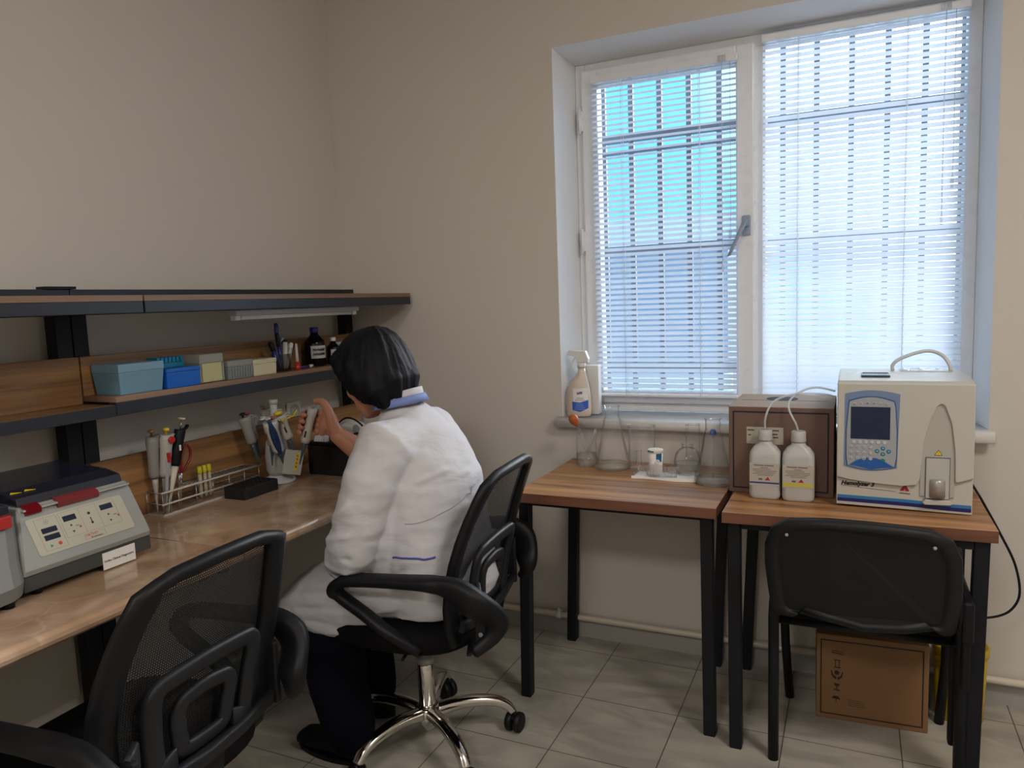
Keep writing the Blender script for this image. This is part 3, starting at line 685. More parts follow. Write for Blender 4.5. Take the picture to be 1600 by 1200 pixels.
def tri(b, u, v, r, a0): b.prism([CP(u + r * math.cos(a0 + 2 * PI * i / 3), v + r * math.sin(a0 + 2 * PI * i / 3), PN) for i in range(3)], en * .0005)
b = MB(); tri(b, .140, .058, .0035, PI / 2); tri(b, .140, .042, .0035, -PI / 2); tri(b, .238, .058, .0035, PI / 2); tri(b, .238, .042, .0035, -PI / 2); disc(b, .192, .075, .0036)
plate(b, .1905, .1925, .050, .064, PN, PN + .0005); disc(b, .1915, .050, .003); put('black_symbol', b, M_ink, panel)
M_grn = mat('green_print', (.01, .30, .10), .4); M_rdp = mat('red_print', (.55, .05, .03), .4)
b = MB(); tri(b, .078, .024, .0045, 0); plate(b, .150, .158, .0525, .0545, PN, PN + .0005); plate(b, .250, .258, .0525, .0545, PN, PN + .0005); put('green_symbol', b, M_grn, panel)
b = MB(); disc(b, .099, .025, .0045); disc(b, .160, .049, .0028); disc(b, .262, .049, .0028); put('red_symbol', b, M_rdp, panel)
b = MB()
for k in range(6):
    a = k * PI / 3; b.prism([CP(.088 + .0062 * math.cos(a + d), .083 + .0062 * math.sin(a + d), PN) for d in (-.4, .4)] + [CP(.088 + .0050 * math.cos(a + d), .083 + .0050 * math.sin(a + d), PN) for d in (.4, -.4)], en * .0004)
disc(b, .088, .083, .0022); put('rotor_symbol', b, M_grey, panel)
text('maker_lettering', 'ORTHO', .0095, CP(.160, .0185, PN), (0, 1, 0), es, M_rdp, panel)
text('model_lettering', 'Workstation', .0058, CP(.172, .0125, PN), (0, 1, 0), es, mat('slate_print', (.06, .07, .13), .5), panel, bold=.0001)
# red lid latches
def latch(parent, u0, u1, m):
    b = MB(); b.prism([(-1.742, cy0 + u0, DH + .199), (-1.729, cy0 + u0, DH + .195), (-1.7212, cy0 + u0, DH + .190), (-1.7212, cy0 + u0, DH + .178), (-1.726, cy0 + u0, DH + .175), (-1.744, cy0 + u0, DH + .18)], (0, u1 - u0, 0)); put('latch', b, m, parent)
latch(t, .128, .234, mat('muted_red_latch', (.20, .030, .036), .35))
latch(t, .052, .088, mat('dark_red_switch', (.16, .004, .010), .2))
b = MB(); b.box((-1.7405, cy0 + .046, DH + .186), (-1.722, cy1 - .004, DH + .190)); put('rim_strip', b, mat('light_grey_rim', (.42, .43, .42), .35), t)
for u in (.052, .085):
    b = MB(); b.prism([(-1.775, cy0 + u, DH + .2215), (-1.783, cy0 + u + .007, DH + .2235), (-1.772, cy0 + u + .026, DH + .2210)], (0, 0, .0008)); put('warning_sticker', b, M_yel, lid)
# name label on base
b = MB(); b.box((-1.672, 1.178, DH + .004), (-1.6702, 1.268, DH + .046)); nl = put('name_label', b, M_paper, t)
text('lettering', 'Ortho Clinical Diagnostics', .0077, (-1.6700, 1.1805, DH + .022), (0, 1, 0), (0, 0, 1), M_ink, nl, bold=.0001)
# neighbouring machine to the left, mostly outside the frame
t = thing('centrifuge', 'grey benchtop machine cut by the left frame edge, red latch at its front', 'centrifuge', (-1.80, .78, DH))
b = MB()
pr2 = [(-2.0, DH + .018), (-1.640, DH + .018), (-1.63, DH + .05), (-1.655, DH + .09), (-1.70, DH + .165), (-1.708, DH + .18), (-2.0, DH + .19)]
rs = []
for yy, off in ((.58, 0), (.90, 0), (.945, -.006), (.970, -.020), (.984, -.034)): rs.append([(x + (off if x > -1.9 else 0), yy, z) for x, z in pr2])
b.rings(rs, smooth=False); slant(b, .975, .040); put('housing', b, mat('darker_grey_housing', (.19, .19, .185), .45), t)
b = MB(); b.box((-1.99, .58, DH + .1905), (-1.725, 1.006, DH + .214), .006); put('lid', b, M_lid, t)
b = MB(); b.box((-1.712, .80, DH + .166), (-1.696, .992, DH + .194), .003); put('latch', b, mat('bright_red_latch', (.42, .03, .03), .35), t)
for x, y in ((-1.67, .95), (-1.67, .62), (-1.96, .95), (-1.96, .62)):
    b = MB(); b.cyl((x, y, DH), (x, y, DH + .019), .012, n=14); put('foot', b, M_blk, t)

# ================================================================ wire test-tube rack with pipettes
t = thing('wire_rack', 'long bent steel wire test tube rack standing against the splash board', 'rack', (-1.98, 1.80, DH))
M_wire = mat('dull_steel_wire', (.34, .33, .31), .35, metal=.8); M_wl = mat('white_coated_rail', (.50, .48, .45), .4)
rx0, rx1, ry0, ry1 = -2.016, -1.946, 1.588, 2.005
b = MB()
for z in (DH + .003, DH + .036, DH + .072):
    b.tube([(rx0, ry0, z), (rx1, ry0, z), (rx1, ry1, z), (rx0, ry1, z)], .0018, 8, closed=True)
for y in [ry0, ry0 + .03] + [ry0 + .06 + i * .0705 for i in range(6)]:
    for x in (rx0, rx1): b.cyl((x, y, DH + .001), (x, y, DH + .072), .0015, n=6)
put('wire_frame', b, M_wire, t)
b = MB()
for i in range(19): y = ry0 + .06 + i * .0195; b.cyl((rx0, y, DH + .072), (rx1, y, DH + .072), .0011, n=6); b.cyl((rx0, y, DH + .036), (rx1, y, DH + .036), .0009, n=6)
for i in range(1, 4): x = rx0 + (rx1 - rx0) * i / 4; b.cyl((x, ry0 + .06, DH + .072), (x, ry1, DH + .072), .0011, n=6)
put('wire_grid', b, M_wire, t)
b = MB(); b.tube([(rx1 + .002, ry0 - .004, DH + .073), (rx1 + .002, ry1 + .004, DH + .073)], .0034, 10); b.tube([(rx1 + .002, ry0 - .004, DH + .036), (rx1 + .002, ry0 + .28, DH + .036)], .003, 10); b.box((rx1 - .002, ry0 - .002, DH), (rx1 + .003, ry0 + .28, DH + .005)); b.box((rx0, ry0 - .001, DH), (rx1, ry0 + .002, DH + .004))
put('side_rail', b, M_wl, t)
# capped blood tubes
for i, y in enumerate((1.764, 1.784, 1.803)):
    tt = thing('blood_tube', ('yellow capped blood tube, left one of the three in the wire rack', 'yellow capped blood tube, middle one of the three in the wire rack', 'yellow capped blood tube, right one of the three in the wire rack')[i], 'test tube', (-1.975, y, DH + .01), 'yellow capped tubes in the wire rack')
    b = MB(); b.lathe([(.001, 0), (.005, .004), (.0062, .012), (.0062, .082)], (-1.975, y, DH + .012), 14); put('tube', b, mat('cream_serum_tube', (.42, .36, .26), .3), tt)
    b = MB(); b.lathe([(.0078, .0823), (.0082, .086), (.0082, .098), (.0072, .100), (.0066, .107)], (-1.975, y, DH + .012), 16); put('cap', b, mat('yellow_tube_cap', (.50, .42, .015), .4), tt)
def pipette(base, top, label, body, shaft, knob, finger=True, group=None, bodyfrac=.58, rb=.014, side=(1, 0, 0), winm=None):
    """single-channel pipette along an axis from tip (base) to plunger (top)"""
    B0, T0 = Vector(base), Vector(top); L = (T0 - B0).length; u = (T0 - B0).normalized(); s = Vector(side); s = (s - u * s.dot(u)).normalized(); w = u.cross(s)
    t = thing('pipette', label, 'pipette', base, group)
    b = MB(); k = L * (1 - bodyfrac)
    b.lathe([(.0022, 0), (.0032, k * .25), (.0055, k * .55), (.0085, k * .8), (.0095, k)], B0, 16, u); put('shaft', b, shaft, t)
    b = MB(); z1 = L * .92
    secs = []
    for f, rx, ry, off in ((0, .0105, .011, 0), (.08, .0125, .013, 0), (.35, .0115, .0125, 0), (.7, .012, .014, .001), (.88, .0135, .017, .003), (1, .0125, .016, .004)):
        c = B0 + u * (k + .0005 + (z1 - k) * f) + w * off; secs.append((c, s * rx * rb / .014, w * ry * rb / .014))
    b.loft(secs, 20)
    if finger: b.strap([B0 + u * (z1 - .002) + w * .012, B0 + u * (z1 + .002) + w * .028, B0 + u * (z1 - .010) + w * .038], .018, .004, s)
    bd = put('body', b, body, t)
    if winm:
        b = MB(); c = B0 + u * (k + (z1 - k) * .42) + s * (rb * .86); b.prism([c + w * a + u * e for a, e in ((-.0028, -.011), (.0028, -.011), (.0028, .011), (-.0028, .011))], s * .0012); put('volume_window', b, winm, bd)
    b = MB(); b.lathe([(.0035, z1), (.0035, L * .97), (.0085, L * .972), (.0095, L * .98), (.0095, L * 1.0), (.006, L * 1.008)], B0, 16, u); put('plunger_button', b, knob, t)
    return t
M_pipw = mat('pipette_off_white', (.42, .40, .37), .4); M_pipg = mat('pipette_grey', (.25, .24, .23), .45); M_pips = mat('pipette_shaft_blue_grey', (.05, .085, .12), .4)
# in the rack's left bay
pipette((-1.993, 1.605, DH + .006), (-1.985, 1.600, 1.028), 'pale grey pipette with an ochre top, leftmost in the wire rack', M_pipg, M_pipw, mat('ochre_plastic', (.24, .13, .03), .5), rb=.019)
t = pipette((-1.972, 1.612, DH + .006), (-1.958, 1.634, 1.030), 'white and red pipette with a yellow top, second in the wire rack', M_pipw, M_pipg, M_yel, rb=.019)
b = MB(); b.lathe([(.0115, 0), (.0115, .004), (.009, .006)], (-1.9395, 1.634, .994), 20, (1, -.1, .05)); put('red_badge', b, M_red, t, label='round red badge'); b = MB(); b.box((-1.948, 1.618, .925), (-1.9415, 1.630, .955), .001); put('red_label', b, M_red, t, label='small red label')
t = thing('dispenser_pipette', 'black bodied dispenser pipette with a raised pale plunger, in the wire rack', 'pipette', (-1.952, 1.617, DH + .006))
B0 = Vector((-1.956, 1.612, DH + .006)); T0 = Vector((-1.948, 1.688, 1.056)); u = (T0 - B0).normalized(); L = (T0 - B0).length
b = MB(); b.lathe([(.003, 0), (.005, .05), (.008, .09), (.0115, .145)], B0, 16, u); put('shaft', b, mat('ivory_plastic', (.55, .52, .42), .4), t)
b = MB(); b.lathe([(.013, .1455), (.0165, .155), (.0155, .22), (.0175, .255), (.017, .262)], B0, 18, u); w_ = Vector((0, 1, 0)); b.strap([B0 + u * .262 - w_ * .016, B0 + u * .258, B0 + u * .262 + w_ * .022, B0 + u * .272 + w_ * .027], .014, .006, (1, 0, 0)); hb = put('handle', b, M_blk, t)
b = MB(); b.lathe([(.0016, .262), (.0016, L - .008)], B0, 8, u); put('plunger_rod', b, M_chrome, t)
b = MB(); b.lathe([(.004, L - .008), (.011, L - .007), (.0115, L - .001), (.008, L)], B0, 18, u); put('plunger_button', b, mat('pale_yellow_button', (.60, .58, .40), .4), t)
b = MB(); c = B0 + u * .205 + Vector((.0155, -.004, 0)); b.prism([c + Vector((0, a, e)) for a, e in ((-.003, -.009), (.003, -.009), (.003, .009), (-.003, .009))], (.0015, 0, 0)); put('scale_window', b, M_paper, hb)
# scissors
t = thing('scissors', 'scissors with red handles standing tips down in the wire rack', 'scissors', (-1.966, 1.675, DH + .008))
b = MB(); b.strap([(-1.966, 1.665, DH + .008), (-1.966, 1.674, DH + .09), (-1.966, 1.680, DH + .125)], [.003, .010, .012], .0016, (0, 1, 0)); b.strap([(-1.9645, 1.670, DH + .008), (-1.9645, 1.678, DH + .09), (-1.9645, 1.684, DH + .125)], [.003, .010, .012], .0016, (0, 1, 0)); put('blade', b, M_chrome, t)
for s_, cyy in ((-1, 1.655), (1, 1.712)):
    b = MB(); b.tube(bez([(-1.965, 1.682 + s_ * .004, DH + .118), (-1.965, cyy + s_ * .008, DH + .155), (-1.965, cyy + s_ * .012, DH + .185), (-1.965, cyy - s_ * .002, DH + .203), (-1.965, cyy - s_ * .014, DH + .185), (-1.965, 1.684 - s_ * .001, DH + .150)], 6, True), .0042, 8, True); put('handle_ring', b, mat('dark_red_handle', (.22, .012, .015), .35), t)
# thin glass thermometer / syringe
t = thing('transfer_pipette', 'thin clear plastic transfer pipette standing beside the black dispenser', 'pipette', (-1.95, 1.596, DH + .006))
b = MB(); b.lathe([(.0015, 0), (.0022, .06), (.005, .075), (.0055, .12), (.0035, .135), (.006, .15), (.006, .18), (.002, .187)], (-1.951, 1.603, DH + .006), 14, (0, .11, 1)); put('stem', b, clear_mat('milky_plastic', (.62, .64, .70), .75, .2), t)
# black foam tube tray
t = thing('tube_tray', 'low black foam tray of small holes in front of the wire rack', 'tray', (-1.87, 1.90, DH))
b = MB(); b.box((-1.925, 1.812, DH), (-1.832, 1.972, DH + .040), .004); tr_ = put('block', b, mat('black_foam', (.009, .009, .010), .8), t)
b = MB()
for i in range(4):
    for j in range(8): b.lathe([(.0068, 0), (.0068, .0012), (.0052, .0012), (.005, -.002)], (-1.912 + i * .0225, 1.826 + j * .019, DH + .040), 12)
put('hole_rims', b, M_blk, tr_)

# ================================================================ pipette carousel
pcx, pcy = -1.920, 2.070
t = thing('pipette_stand', 'white round carousel pipette stand on the marble worktop', 'pipette stand', (pcx, pcy, DH))
b = MB(); b.lathe([(.062, 0), (.064, .004), (.060, .010), (.040, .018), (.030, .026)], (pcx, pcy, DH), 36); put('base', b, M_white, t)
b = MB(); b.lathe([(.030, .0262), (.040, .045), (.042, .10), (.036, .15), (.018, .17), (.013, .20), (.013, .285), (.0, .286)], (pcx, pcy, DH), 30); put('column', b, mat('stand_grey_white', (.46, .46, .45), .4), t)
b = MB(); b.lathe([(.014, .232), (.030, .234), (.030, .242), (.014, .244)], (pcx, pcy, DH), 24)
for k in range(6):
    a = k * PI / 3 + .25; d = Vector((math.cos(a), math.sin(a), 0)); b.strap([Vector((pcx, pcy, DH + .238)) + d * .028, Vector((pcx, pcy, DH + .238)) + d * .055], .014, .006, d.cross(Vector((0, 0, 1))))
put('holder_ring', b, M_white, t)
b = MB(); b.lathe([(.0135, .2865), (.0165, .288), (.0165, .302), (.012, .304)], (pcx, pcy, DH), 20); put('top_knob', b, mat('knob_grey', (.38, .38, .37), .3), t)
def hang(a, label, body, shaft, knob, L=.235, lean=.012, zt=1.030, **k):
    d = Vector((math.cos(a), math.sin(a), 0)); c = Vector((pcx, pcy, 0)) + d * .058
    return pipette((c.x - d.x * lean * .0, c.y - d.y * 0, zt - L), (c.x + d.x * lean, c.y + d.y * lean, zt), label, body, shaft, knob, side=k.pop('side', (1, -.6, 0)), **k)
M_org = mat('orange_plastic', (.42, .08, .02), .4); M_nav = mat('navy_inset', (.012, .03, .10), .35)
def hang2(b0, t0, label, body, shaft, knob, **k): return pipette(b0, t0, label, body, shaft, knob, group='pipettes hanging on the carousel stand', side=(.8, -.6, 0), **k)
hang2((-1.940, 2.000, .835), (-1.960, 1.955, 1.028), 'grey pipette with a dark grey button, leftmost on the carousel', M_pipg, M_pips, M_blkg, rb=.019)
hang2((-1.970, 2.040, .850), (-1.990, 2.005, 1.020), 'pipette with a red button behind the leftmost, on the carousel', M_pipg, M_pips, M_red, rb=.018)
hang2((-1.885, 2.005, .835), (-1.865, 1.998, 1.012), 'pipette with an orange button, second from left on the carousel', M_pipg, M_pips, M_org, rb=.018)
hang2((-1.965, 2.100, .850), (-1.990, 2.090, 1.038), 'pipette with a tan button at the back of the carousel', M_pipw, M_pips, mat('tan_plastic', (.28, .17, .09), .5), rb=.016)
t = hang2((-1.855, 2.030, .835), (-1.867, 1.980, 1.010), 'white pipette with a long navy inset facing out, on the carousel', mat('pipette_white', (.55, .54, .51), .35), M_pips, M_lightgrey, rb=.022, bodyfrac=.72, winm=None)
u = (Vector((-1.867, 1.980, 1.010)) - Vector((-1.855, 2.030, .835))).normalized(); s = Vector((.8, -.6, 0)); s = (s - u * s.dot(u)).normalized(); w = u.cross(s)
c = Vector((-1.855, 2.030, .835)) + u * .112 + s * .0145
b = MB(); b.ell(c, (1, 1, 1), 20, 12, Matrix(((w.x * .0135, u.x * .070, s.x * .011), (w.y * .0135, u.y * .070, s.y * .011), (w.z * .0135, u.z * .070, s.z * .011)))); put('grip_cover', b, M_nav, t, label='navy oval grip cover')
t = hang2((-1.835, 2.080, .850), (-1.880, 2.043, 1.020), 'cream pipette with bright yellow button and collar, front of the carousel', mat('pipette_cream', (.50, .48, .40), .35), M_pips, M_yel, rb=.021, winm=M_blkg)
b = MB(); b.lathe([(.0205, -.006), (.0215, -.004), (.0215, .004), (.0205, .006)], (-1.873, 2.048, .992), 20, (-.15, -.12, .6)); b.strap([(-1.857, 2.060, .994), (-1.847, 2.085, 1.002), (-1.850, 2.105, 1.016), (-1.857, 2.113, 1.018)], .012, .006, (.7, 0, .4)); put('finger_hook', b, M_yel, t, label='bright yellow finger hook')
b = MB(); uu = (Vector((-1.880, 2.043, 1.020)) - Vector((-1.835, 2.080, .850))).normalized(); b.lathe([(.0125, .170), (.0150, .173), (.0150, .180), (.0115, .184)], Vector((-1.835, 2.080, .850)), 20, uu); put('yellow_head', b, M_yel, t, label='bright yellow round head')
# carton leaning against the stand
t = thing('small_carton', 'small white carton with a yellow stripe leaning on the pipette stand', 'carton', (-1.835, 2.115, DH + .03))
Mx = Matrix.Translation(Vector((-1.852, 2.066, DH + .077))) @ Matrix.Rotation(math.radians(-24), 4, 'Z') @ Matrix.Rotation(math.radians(-14), 4, 'X')
b = MB(); b.box((-.018, -.036, -.044), (.018, .036, .044), .0015, Mx); put('carton', b, mat('carton_grey_white', (.48, .48, .43), .6), t)
b = MB(); b.box((.0182, .006, -.030), (.0188, .018, .036), 0, Mx); put('stripe', b, M_yel, t)
b = MB()
for z in (-.018, -.004, .010, .022): b.box((.0189, .009, z), (.0192, .0145, z + .006), 0, Mx)
put('stripe_print', b, mat('brown_print', (.20, .10, .02), .6), t)

# ================================================================ black case with pouch
t = thing('equipment_case', 'black square equipment case on the worktop behind the held pipette', 'case', (-1.80, 2.29, DH))
b = MB(); b.box((-1.885, 2.195, DH), (-1.62, 2.40, DH + .112), .006); put('case', b, mat('matt_black_case', (.007, .007, .009), .6), t)
b = MB(); b.box((-1.887, 2.193, DH + .1125), (-1.618, 2.402, DH + .126), .004); put('lid', b, M_blk, t)
t = thing('fabric_pouch', 'white and black pouch with a round emblem, on the black case', 'pouch', (-1.74, 2.30, DH + .1265))
cz = DH + .1265
b = MB(); sec = []
for i in range(9):
    f = i / 8; x = -1.80 + .17 * f; h = .085 * math.sin(PI * min(1, .18 + f * .82)) ** .6 * (.9 if f < .9 else .7); sec.append(((x, 2.275, cz + h / 2 + .001), Vector((0, .035 * (math.sin(PI * (f * .9 + .05)) ** .5), 0)), Vector((0, 0, h / 2))))
b.loft(sec, 20); pc = put('body', b, mat('white_pouch_fabric', (.50, .51, .50), .7), t)
b = MB(); b.tube(bez([(-1.80, 2.238, cz + .012), (-1.775, 2.236, cz + .055), (-1.73, 2.236, cz + .088), (-1.685, 2.236, cz + .083), (-1.648, 2.238, cz + .055), (-1.632, 2.244, cz + .03)], 6), .0035, 8); b.tube(bez([(-1.70, 2.238, cz + .028), (-1.67, 2.236, cz + .034), (-1.64, 2.24, cz + .034)], 6), .003, 8); put('black_piping', b, M_blk, t)
b = MB(); b.lathe([(.015, 0), (.015, .001)], (-1.685, 2.2385, cz + .05), 22, (0, -1, 0)); put('round_emblem', b, M_grey, t)
t = thing('plastic_wrap', 'crumpled white and black wrapper on the left of the black case lid', 'wrapper', (-1.85, 2.22, DH + .1265))
b = MB(); 
for k in range(5): b.prism([(-1.86 + k * .012, 2.205, cz), (-1.85 + k * .012, 2.205, cz), (-1.846 + k * .010, 2.213, cz + .022 + .006 * (k % 2)), (-1.858 + k * .011, 2.212, cz + .020)], (.001, .016, 0))
put('wrap', b, mat('crinkled_white_plastic', (.55, .57, .60), .3), t)

# ================================================================ TABLES (right)
def table(x0, x1, y0, y1, label, legs, skew=0.0):
    t = thing('work_table', label, 'table', ((x0 + x1) / 2, (y0 + y1) / 2, 0))
    z1 = .75; z0 = .717
    b = MB(); pts = [(x0, y0, z0), (x1, y0 + skew, z0), (x1, y1, z0), (x0, y1, z0)]
    b.prism(pts, (0, 0, z1 - z0), .0015)
    tp = put('table_top', b, [M_wtab, M_wtedge], t)
    for p in tp.data.polygons:
        if abs(p.normal.z) < .5: p.material_index = 1
    for (xa, ya), (xb, yb) in legs:
        b = MB(); h = .0185
        b.rings([[(xa - h, ya - h, z0), (xa + h, ya - h, z0), (xa + h, ya + h, z0), (xa - h, ya + h, z0)], [(xb - h, yb - h, 0.003), (xb + h, yb - h, 0.003), (xb + h, yb + h, 0.003), (xb - h, yb + h, 0.003)]], smooth=False)
        bmesh.ops.bevel(b.bm, geom=[e for e in b.bm.edges], offset=.002, segments=1, affect='EDGES')
        b.box((xb - h * .9, yb - h * .9, 0), (xb + h * .9, yb + h * .9, .004))
        put('leg', b, M_steel, t)
    b = MB(); xa = legs[0][0][0]; xb_ = legs[1][0][0]; ya = legs[0][0][1]; yb_ = legs[2][0][1]
    for y in (ya, yb_): b.box((xa + .02, y - .012, z0 - .025), (xb_ - .02, y + .012, z0))
    for x in (xa, xb_): b.box((x - .012, ya + .02, z0 - .025), (x + .012, yb_ - .02, z0))
    put('under_frame', b, M_steel, t)
    return t
table(-1.025, -.368, 2.205, 2.772, 'walnut topped table with black steel legs holding the glassware, left of the two', [((-1.020, 2.278), (-1.035, 2.272)), ((-.405, 2.262), (-.400, 2.262)), ((-1.010, 2.745), (-1.035, 2.735)), ((-.425, 2.735), (-.455, 2.722))])
table(-.347, .345, 2.176, 2.752, 'walnut topped table with black steel legs under the blood analyser, right of the two', [((-.318, 2.228), (-.315, 2.225)), ((.312, 2.238), (.300, 2.225)), ((-.315, 2.725), (-.350, 2.735)), ((.315, 2.725), (.315, 2.735))], .03)

TZ = .7502
# ---- glassware
def vessel(kind, prof, c, label, cat, group=None, liquid=None, m=None, n=40, extra=None):
    t = thing(kind, label, cat, c, group)
    b = MB(); b.lathe(prof, c, n, cap0=True, cap1=False); put('glass_wall', b, m or M_glass, t, fix=False)
    if liquid:
        b = MB(); b.lathe(liquid, c, n); put('liquid', b, M_liquid, t)
    return t
def shell(outer, th=.0018):
    r1, h1 = outer[-1]
    return [(.0005, 0)] + outer + [(r1 - th, h1 + .0004), (r1 - th * 1.3, h1 - .004)]
def flask(c, R, h, rn, label, **k):
    o = [(R * .86, 0), (R * .97, .004), (R, .014), (R * .97, .026), (R * .62, h * .52), (rn * 1.25, h * .76), (rn, h * .82), (rn, h * .97), (rn * 1.15, h * .985), (rn * 1.15, h)]
    return vessel('erlenmeyer_flask', shell(o), c, label, 'flask', **k)
flask((-.818, 2.640, TZ), .067, .238, .0265, 'tall conical glass flask with a wide mouth, left one on the table', liquid=[(.060, .004), (.064, .013), (.061, .020), (.0005, .0201)])
flask((-.428, 2.515, TZ), .064, .222, .025, 'large conical glass flask beside the cardboard box, blue cap inside', liquid=[(.057, .004), (.061, .012), (.057, .020), (.0005, .0201)])
def beaker(c, R, h, label, **k):
    o = [(R * .93, 0), (R * .99, .004), (R, .012), (R, h * .95), (R * 1.05, h)]
    return vessel('glass_beaker', shell(o), c, label, 'beaker', **k)
beaker((-.930, 2.665, TZ), .040, .130, 'small glass beaker holding the pipette with the orange bulb', liquid=[(.036, .004), (.038, .012), (.038, .045), (.0005, .0451)])
beaker((-.715, 2.672, TZ), .050, .160, 'tall clear glass beaker between the conical flask and the blue and white cup')
beaker((-.535, 2.715, TZ), .026, .165, 'narrow clear glass cylinder standing behind the round flask')
o = [(.030, 0), (.036, .004), (.046, .030), (.0485, .052), (.042, .080), (.026, .096), (.020, .100), (.020, .112), (.022, .114)]
vessel('round_flask', shell(o), (-.532, 2.605, TZ), 'round bellied glass flask half full of cloudy liquid', 'flask', liquid=[(.028, .004), (.034, .006), (.044, .030), (.0462, .045), (.0005, .0451)])
o = [(.018, 0), (.024, .004), (.025, .02), (.012, .034), (.009, .055), (.009, .085), (.011, .087)]
vessel('glass_vial', shell(o), (-.700, 2.575, TZ + .0), 'small clear glass vial left of the blue and white cup', 'vial')
t = thing('stopper', 'blue rounded stopper on a clear stem standing inside the right conical flask', 'stopper', (-.428, 2.515, TZ + .0205))
b = MB(); b.lathe([(.004, .0208), (.004, .165)], (-.428, 2.515, TZ), 12); put('stem', b, clear_mat('clear_stem', (.4, .42, .45), .3), t)
b = MB(); b.lathe([(.006, .1652), (.0105, .168), (.0105, .177), (.007, .183), (.002, .185)], (-.428, 2.515, TZ), 20); put('blue_cap', b, mat('royal_blue_plastic', (.01, .09, .42), .35), t)
# droppers in beaker
t = thing('dropper', 'glass dropper pipette with an orange rubber bulb leaning out of the beaker', 'dropper', (-.90, 2.66, TZ + .02))
b = MB(); b.tube([(-0.892, 2.668, TZ + .010), (-0.912, 2.660, TZ + .055), (-0.937, 2.650, TZ + .115), (-0.957, 2.640, TZ + .158)], [.002, .0058, .0058, .0035], 12); put('stem', b, M_glass, t)
dd = Vector((-.020, -.010, .043)).normalized(); cc = Vector((-0.957, 2.640, TZ + .158))
b = MB(); b.lathe([(.006, -.004), (.009, .004), (.015, .012), (.0185, .022), (.0175, .034), (.011, .043), (.002, .046)], cc, 24, dd); put('rubber_bulb', b, mat('orange_rubber', (.40, .10, .025), .55), t)
for i, (a, c, lb) in enumerate((((-.945, 2.675, .006), (-.885, 2.650, .145), 'clear glass tube leaning right in the small beaker'), ((-.920, 2.682, .006), (-.950, 2.660, .122), 'clear glass tube leaning left in the small beaker'))):
    b = MB(); P0 = Vector((a[0], a[1], TZ + a[2])); P1 = Vector((c[0], c[1], TZ + c[2])); b.lathe([(.001, 0), (.0062, .006), (.0062, (P1 - P0).length)], P0, 14, (P1 - P0), cap1=False); single('glass_tube', b, clear_mat('frosty_glass', (.62, .62, .63), .3, .06), lb, 'test tube', 'glass tubes in the beaker')
# cup with blue print on a cloth
b = MB(); cl = []
nx, ny = 22, 10
import functools
for i in range(nx + 1):
    row = []
    for j in range(ny + 1):
        u, v = i / nx, j / ny; x = -.705 + .212 * u - .012 * (1 - v) * (.3 - u); y = 2.500 + .105 * v + .012 * math.sin(u * 7) * (1 - v) * .5
        z = .0045 + .0045 * max(0, noise.noise(Vector((u * 6, v * 3, 1.3)))) + .006 * math.exp(-((v) / .12) ** 2) * (.5 + .5 * math.sin(u * 9 + 1)) + (.007 if (u > .93) else 0)
        if v > 0.02 and v < .98 and 0 < i < nx: pass
        row.append(b.bm.verts.new((x, y, TZ + z)))
    cl.append(row)
for i in range(nx):
    for j in range(ny): b._f([cl[i][j], cl[i + 1][j], cl[i + 1][j + 1], cl[i][j + 1]], True)
zb = TZ + .0004
edge = [cl[i][0] for i in range(nx + 1)] + [cl[nx][j] for j in range(1, ny + 1)] + [cl[i][ny] for i in range(nx - 1, -1, -1)] + [cl[0][j] for j in range(ny - 1, 0, -1)]
bmesh.ops.delete(b.bm, geom=[v for v in b.bm.verts if not v.link_faces], context='VERTS')
lo = [b.bm.verts.new((v.co.x, v.co.y, zb)) for v in edge]
for i in range(len(edge)): b._f([edge[i], edge[(i + 1) % len(edge)], lo[(i + 1) % len(edge)], lo[i]])
b._f(lo)
single('paper_towel', b, mat('white_tissue', (.84, .83, .82), .9), 'folded white paper towel lying under the cup and clear rack', 'paper towel')
PZ = TZ + .0125
t = thing('paper_cup', 'small white cup with a blue print and lid on the paper towel', 'cup', (-.632, 2.545, PZ))
b = MB(); b.lathe([(.021, .0), (.022, .003), (.0255, .078)], (-.632, 2.545, PZ), 30); cp = put('cup_wall', b, M_paper, t)
b = MB(); b.lathe([(.0275, .0785), (.0280, .080), (.0280, .086), (.026, .088)], (-.632, 2.545, PZ), 30); put('lid', b, mat('ivory_card', (.66, .62, .50), .6), t)
M_tealp = mat('teal_blue_print', (.02, .12, .24), .5)
def wrap(b, c, r0, r1, z0, z1, a0, a1, n=10):
    A = []; B = []
    for i in range(n + 1):
        a = math.radians(a0 + (a1 - a0) * i / n)
        A.append(b.bm.verts.new((c[0] + r0 * math.cos(a), c[1] + r0 * math.sin(a), z0))); B.append(b.bm.verts.new((c[0] + r1 * math.cos(a), c[1] + r1 * math.sin(a), z1)))
    for i in range(n): b._f([A[i], A[i + 1], B[i + 1], B[i]], True)
b = MB(); wrap(b, (-.632, 2.545), .0249, .0262, PZ + .046, PZ + .076, -72, -22); put('blue_patch', b, M_tealp, cp)
b = MB(); wrap(b, (-.632, 2.545), .0284, .0284, PZ + .081, PZ + .0855, -150, -88); put('blue_band', b, M_tealp, cp)
b = MB(); a_ = math.radians(-62); cx_, cy_ = -.632 + .0250 * math.cos(a_), 2.545 + .0250 * math.sin(a_)
b.lathe([(.0085, 0), (.0085, .0016), (.0045, .0018), (.0045, .0)], (cx_, cy_, PZ + .047), 18, (math.cos(a_), math.sin(a_), 0)); put('printed_ring', b, M_paper, cp)
t = thing('cuvette_rack', 'low clear plastic cuvette rack in front of the cup on the paper towel', 'rack', (-.60, 2.535, PZ))
M_cuv = clear_mat('clear_cuvette_plastic', (.62, .60, .58), .22, .08)
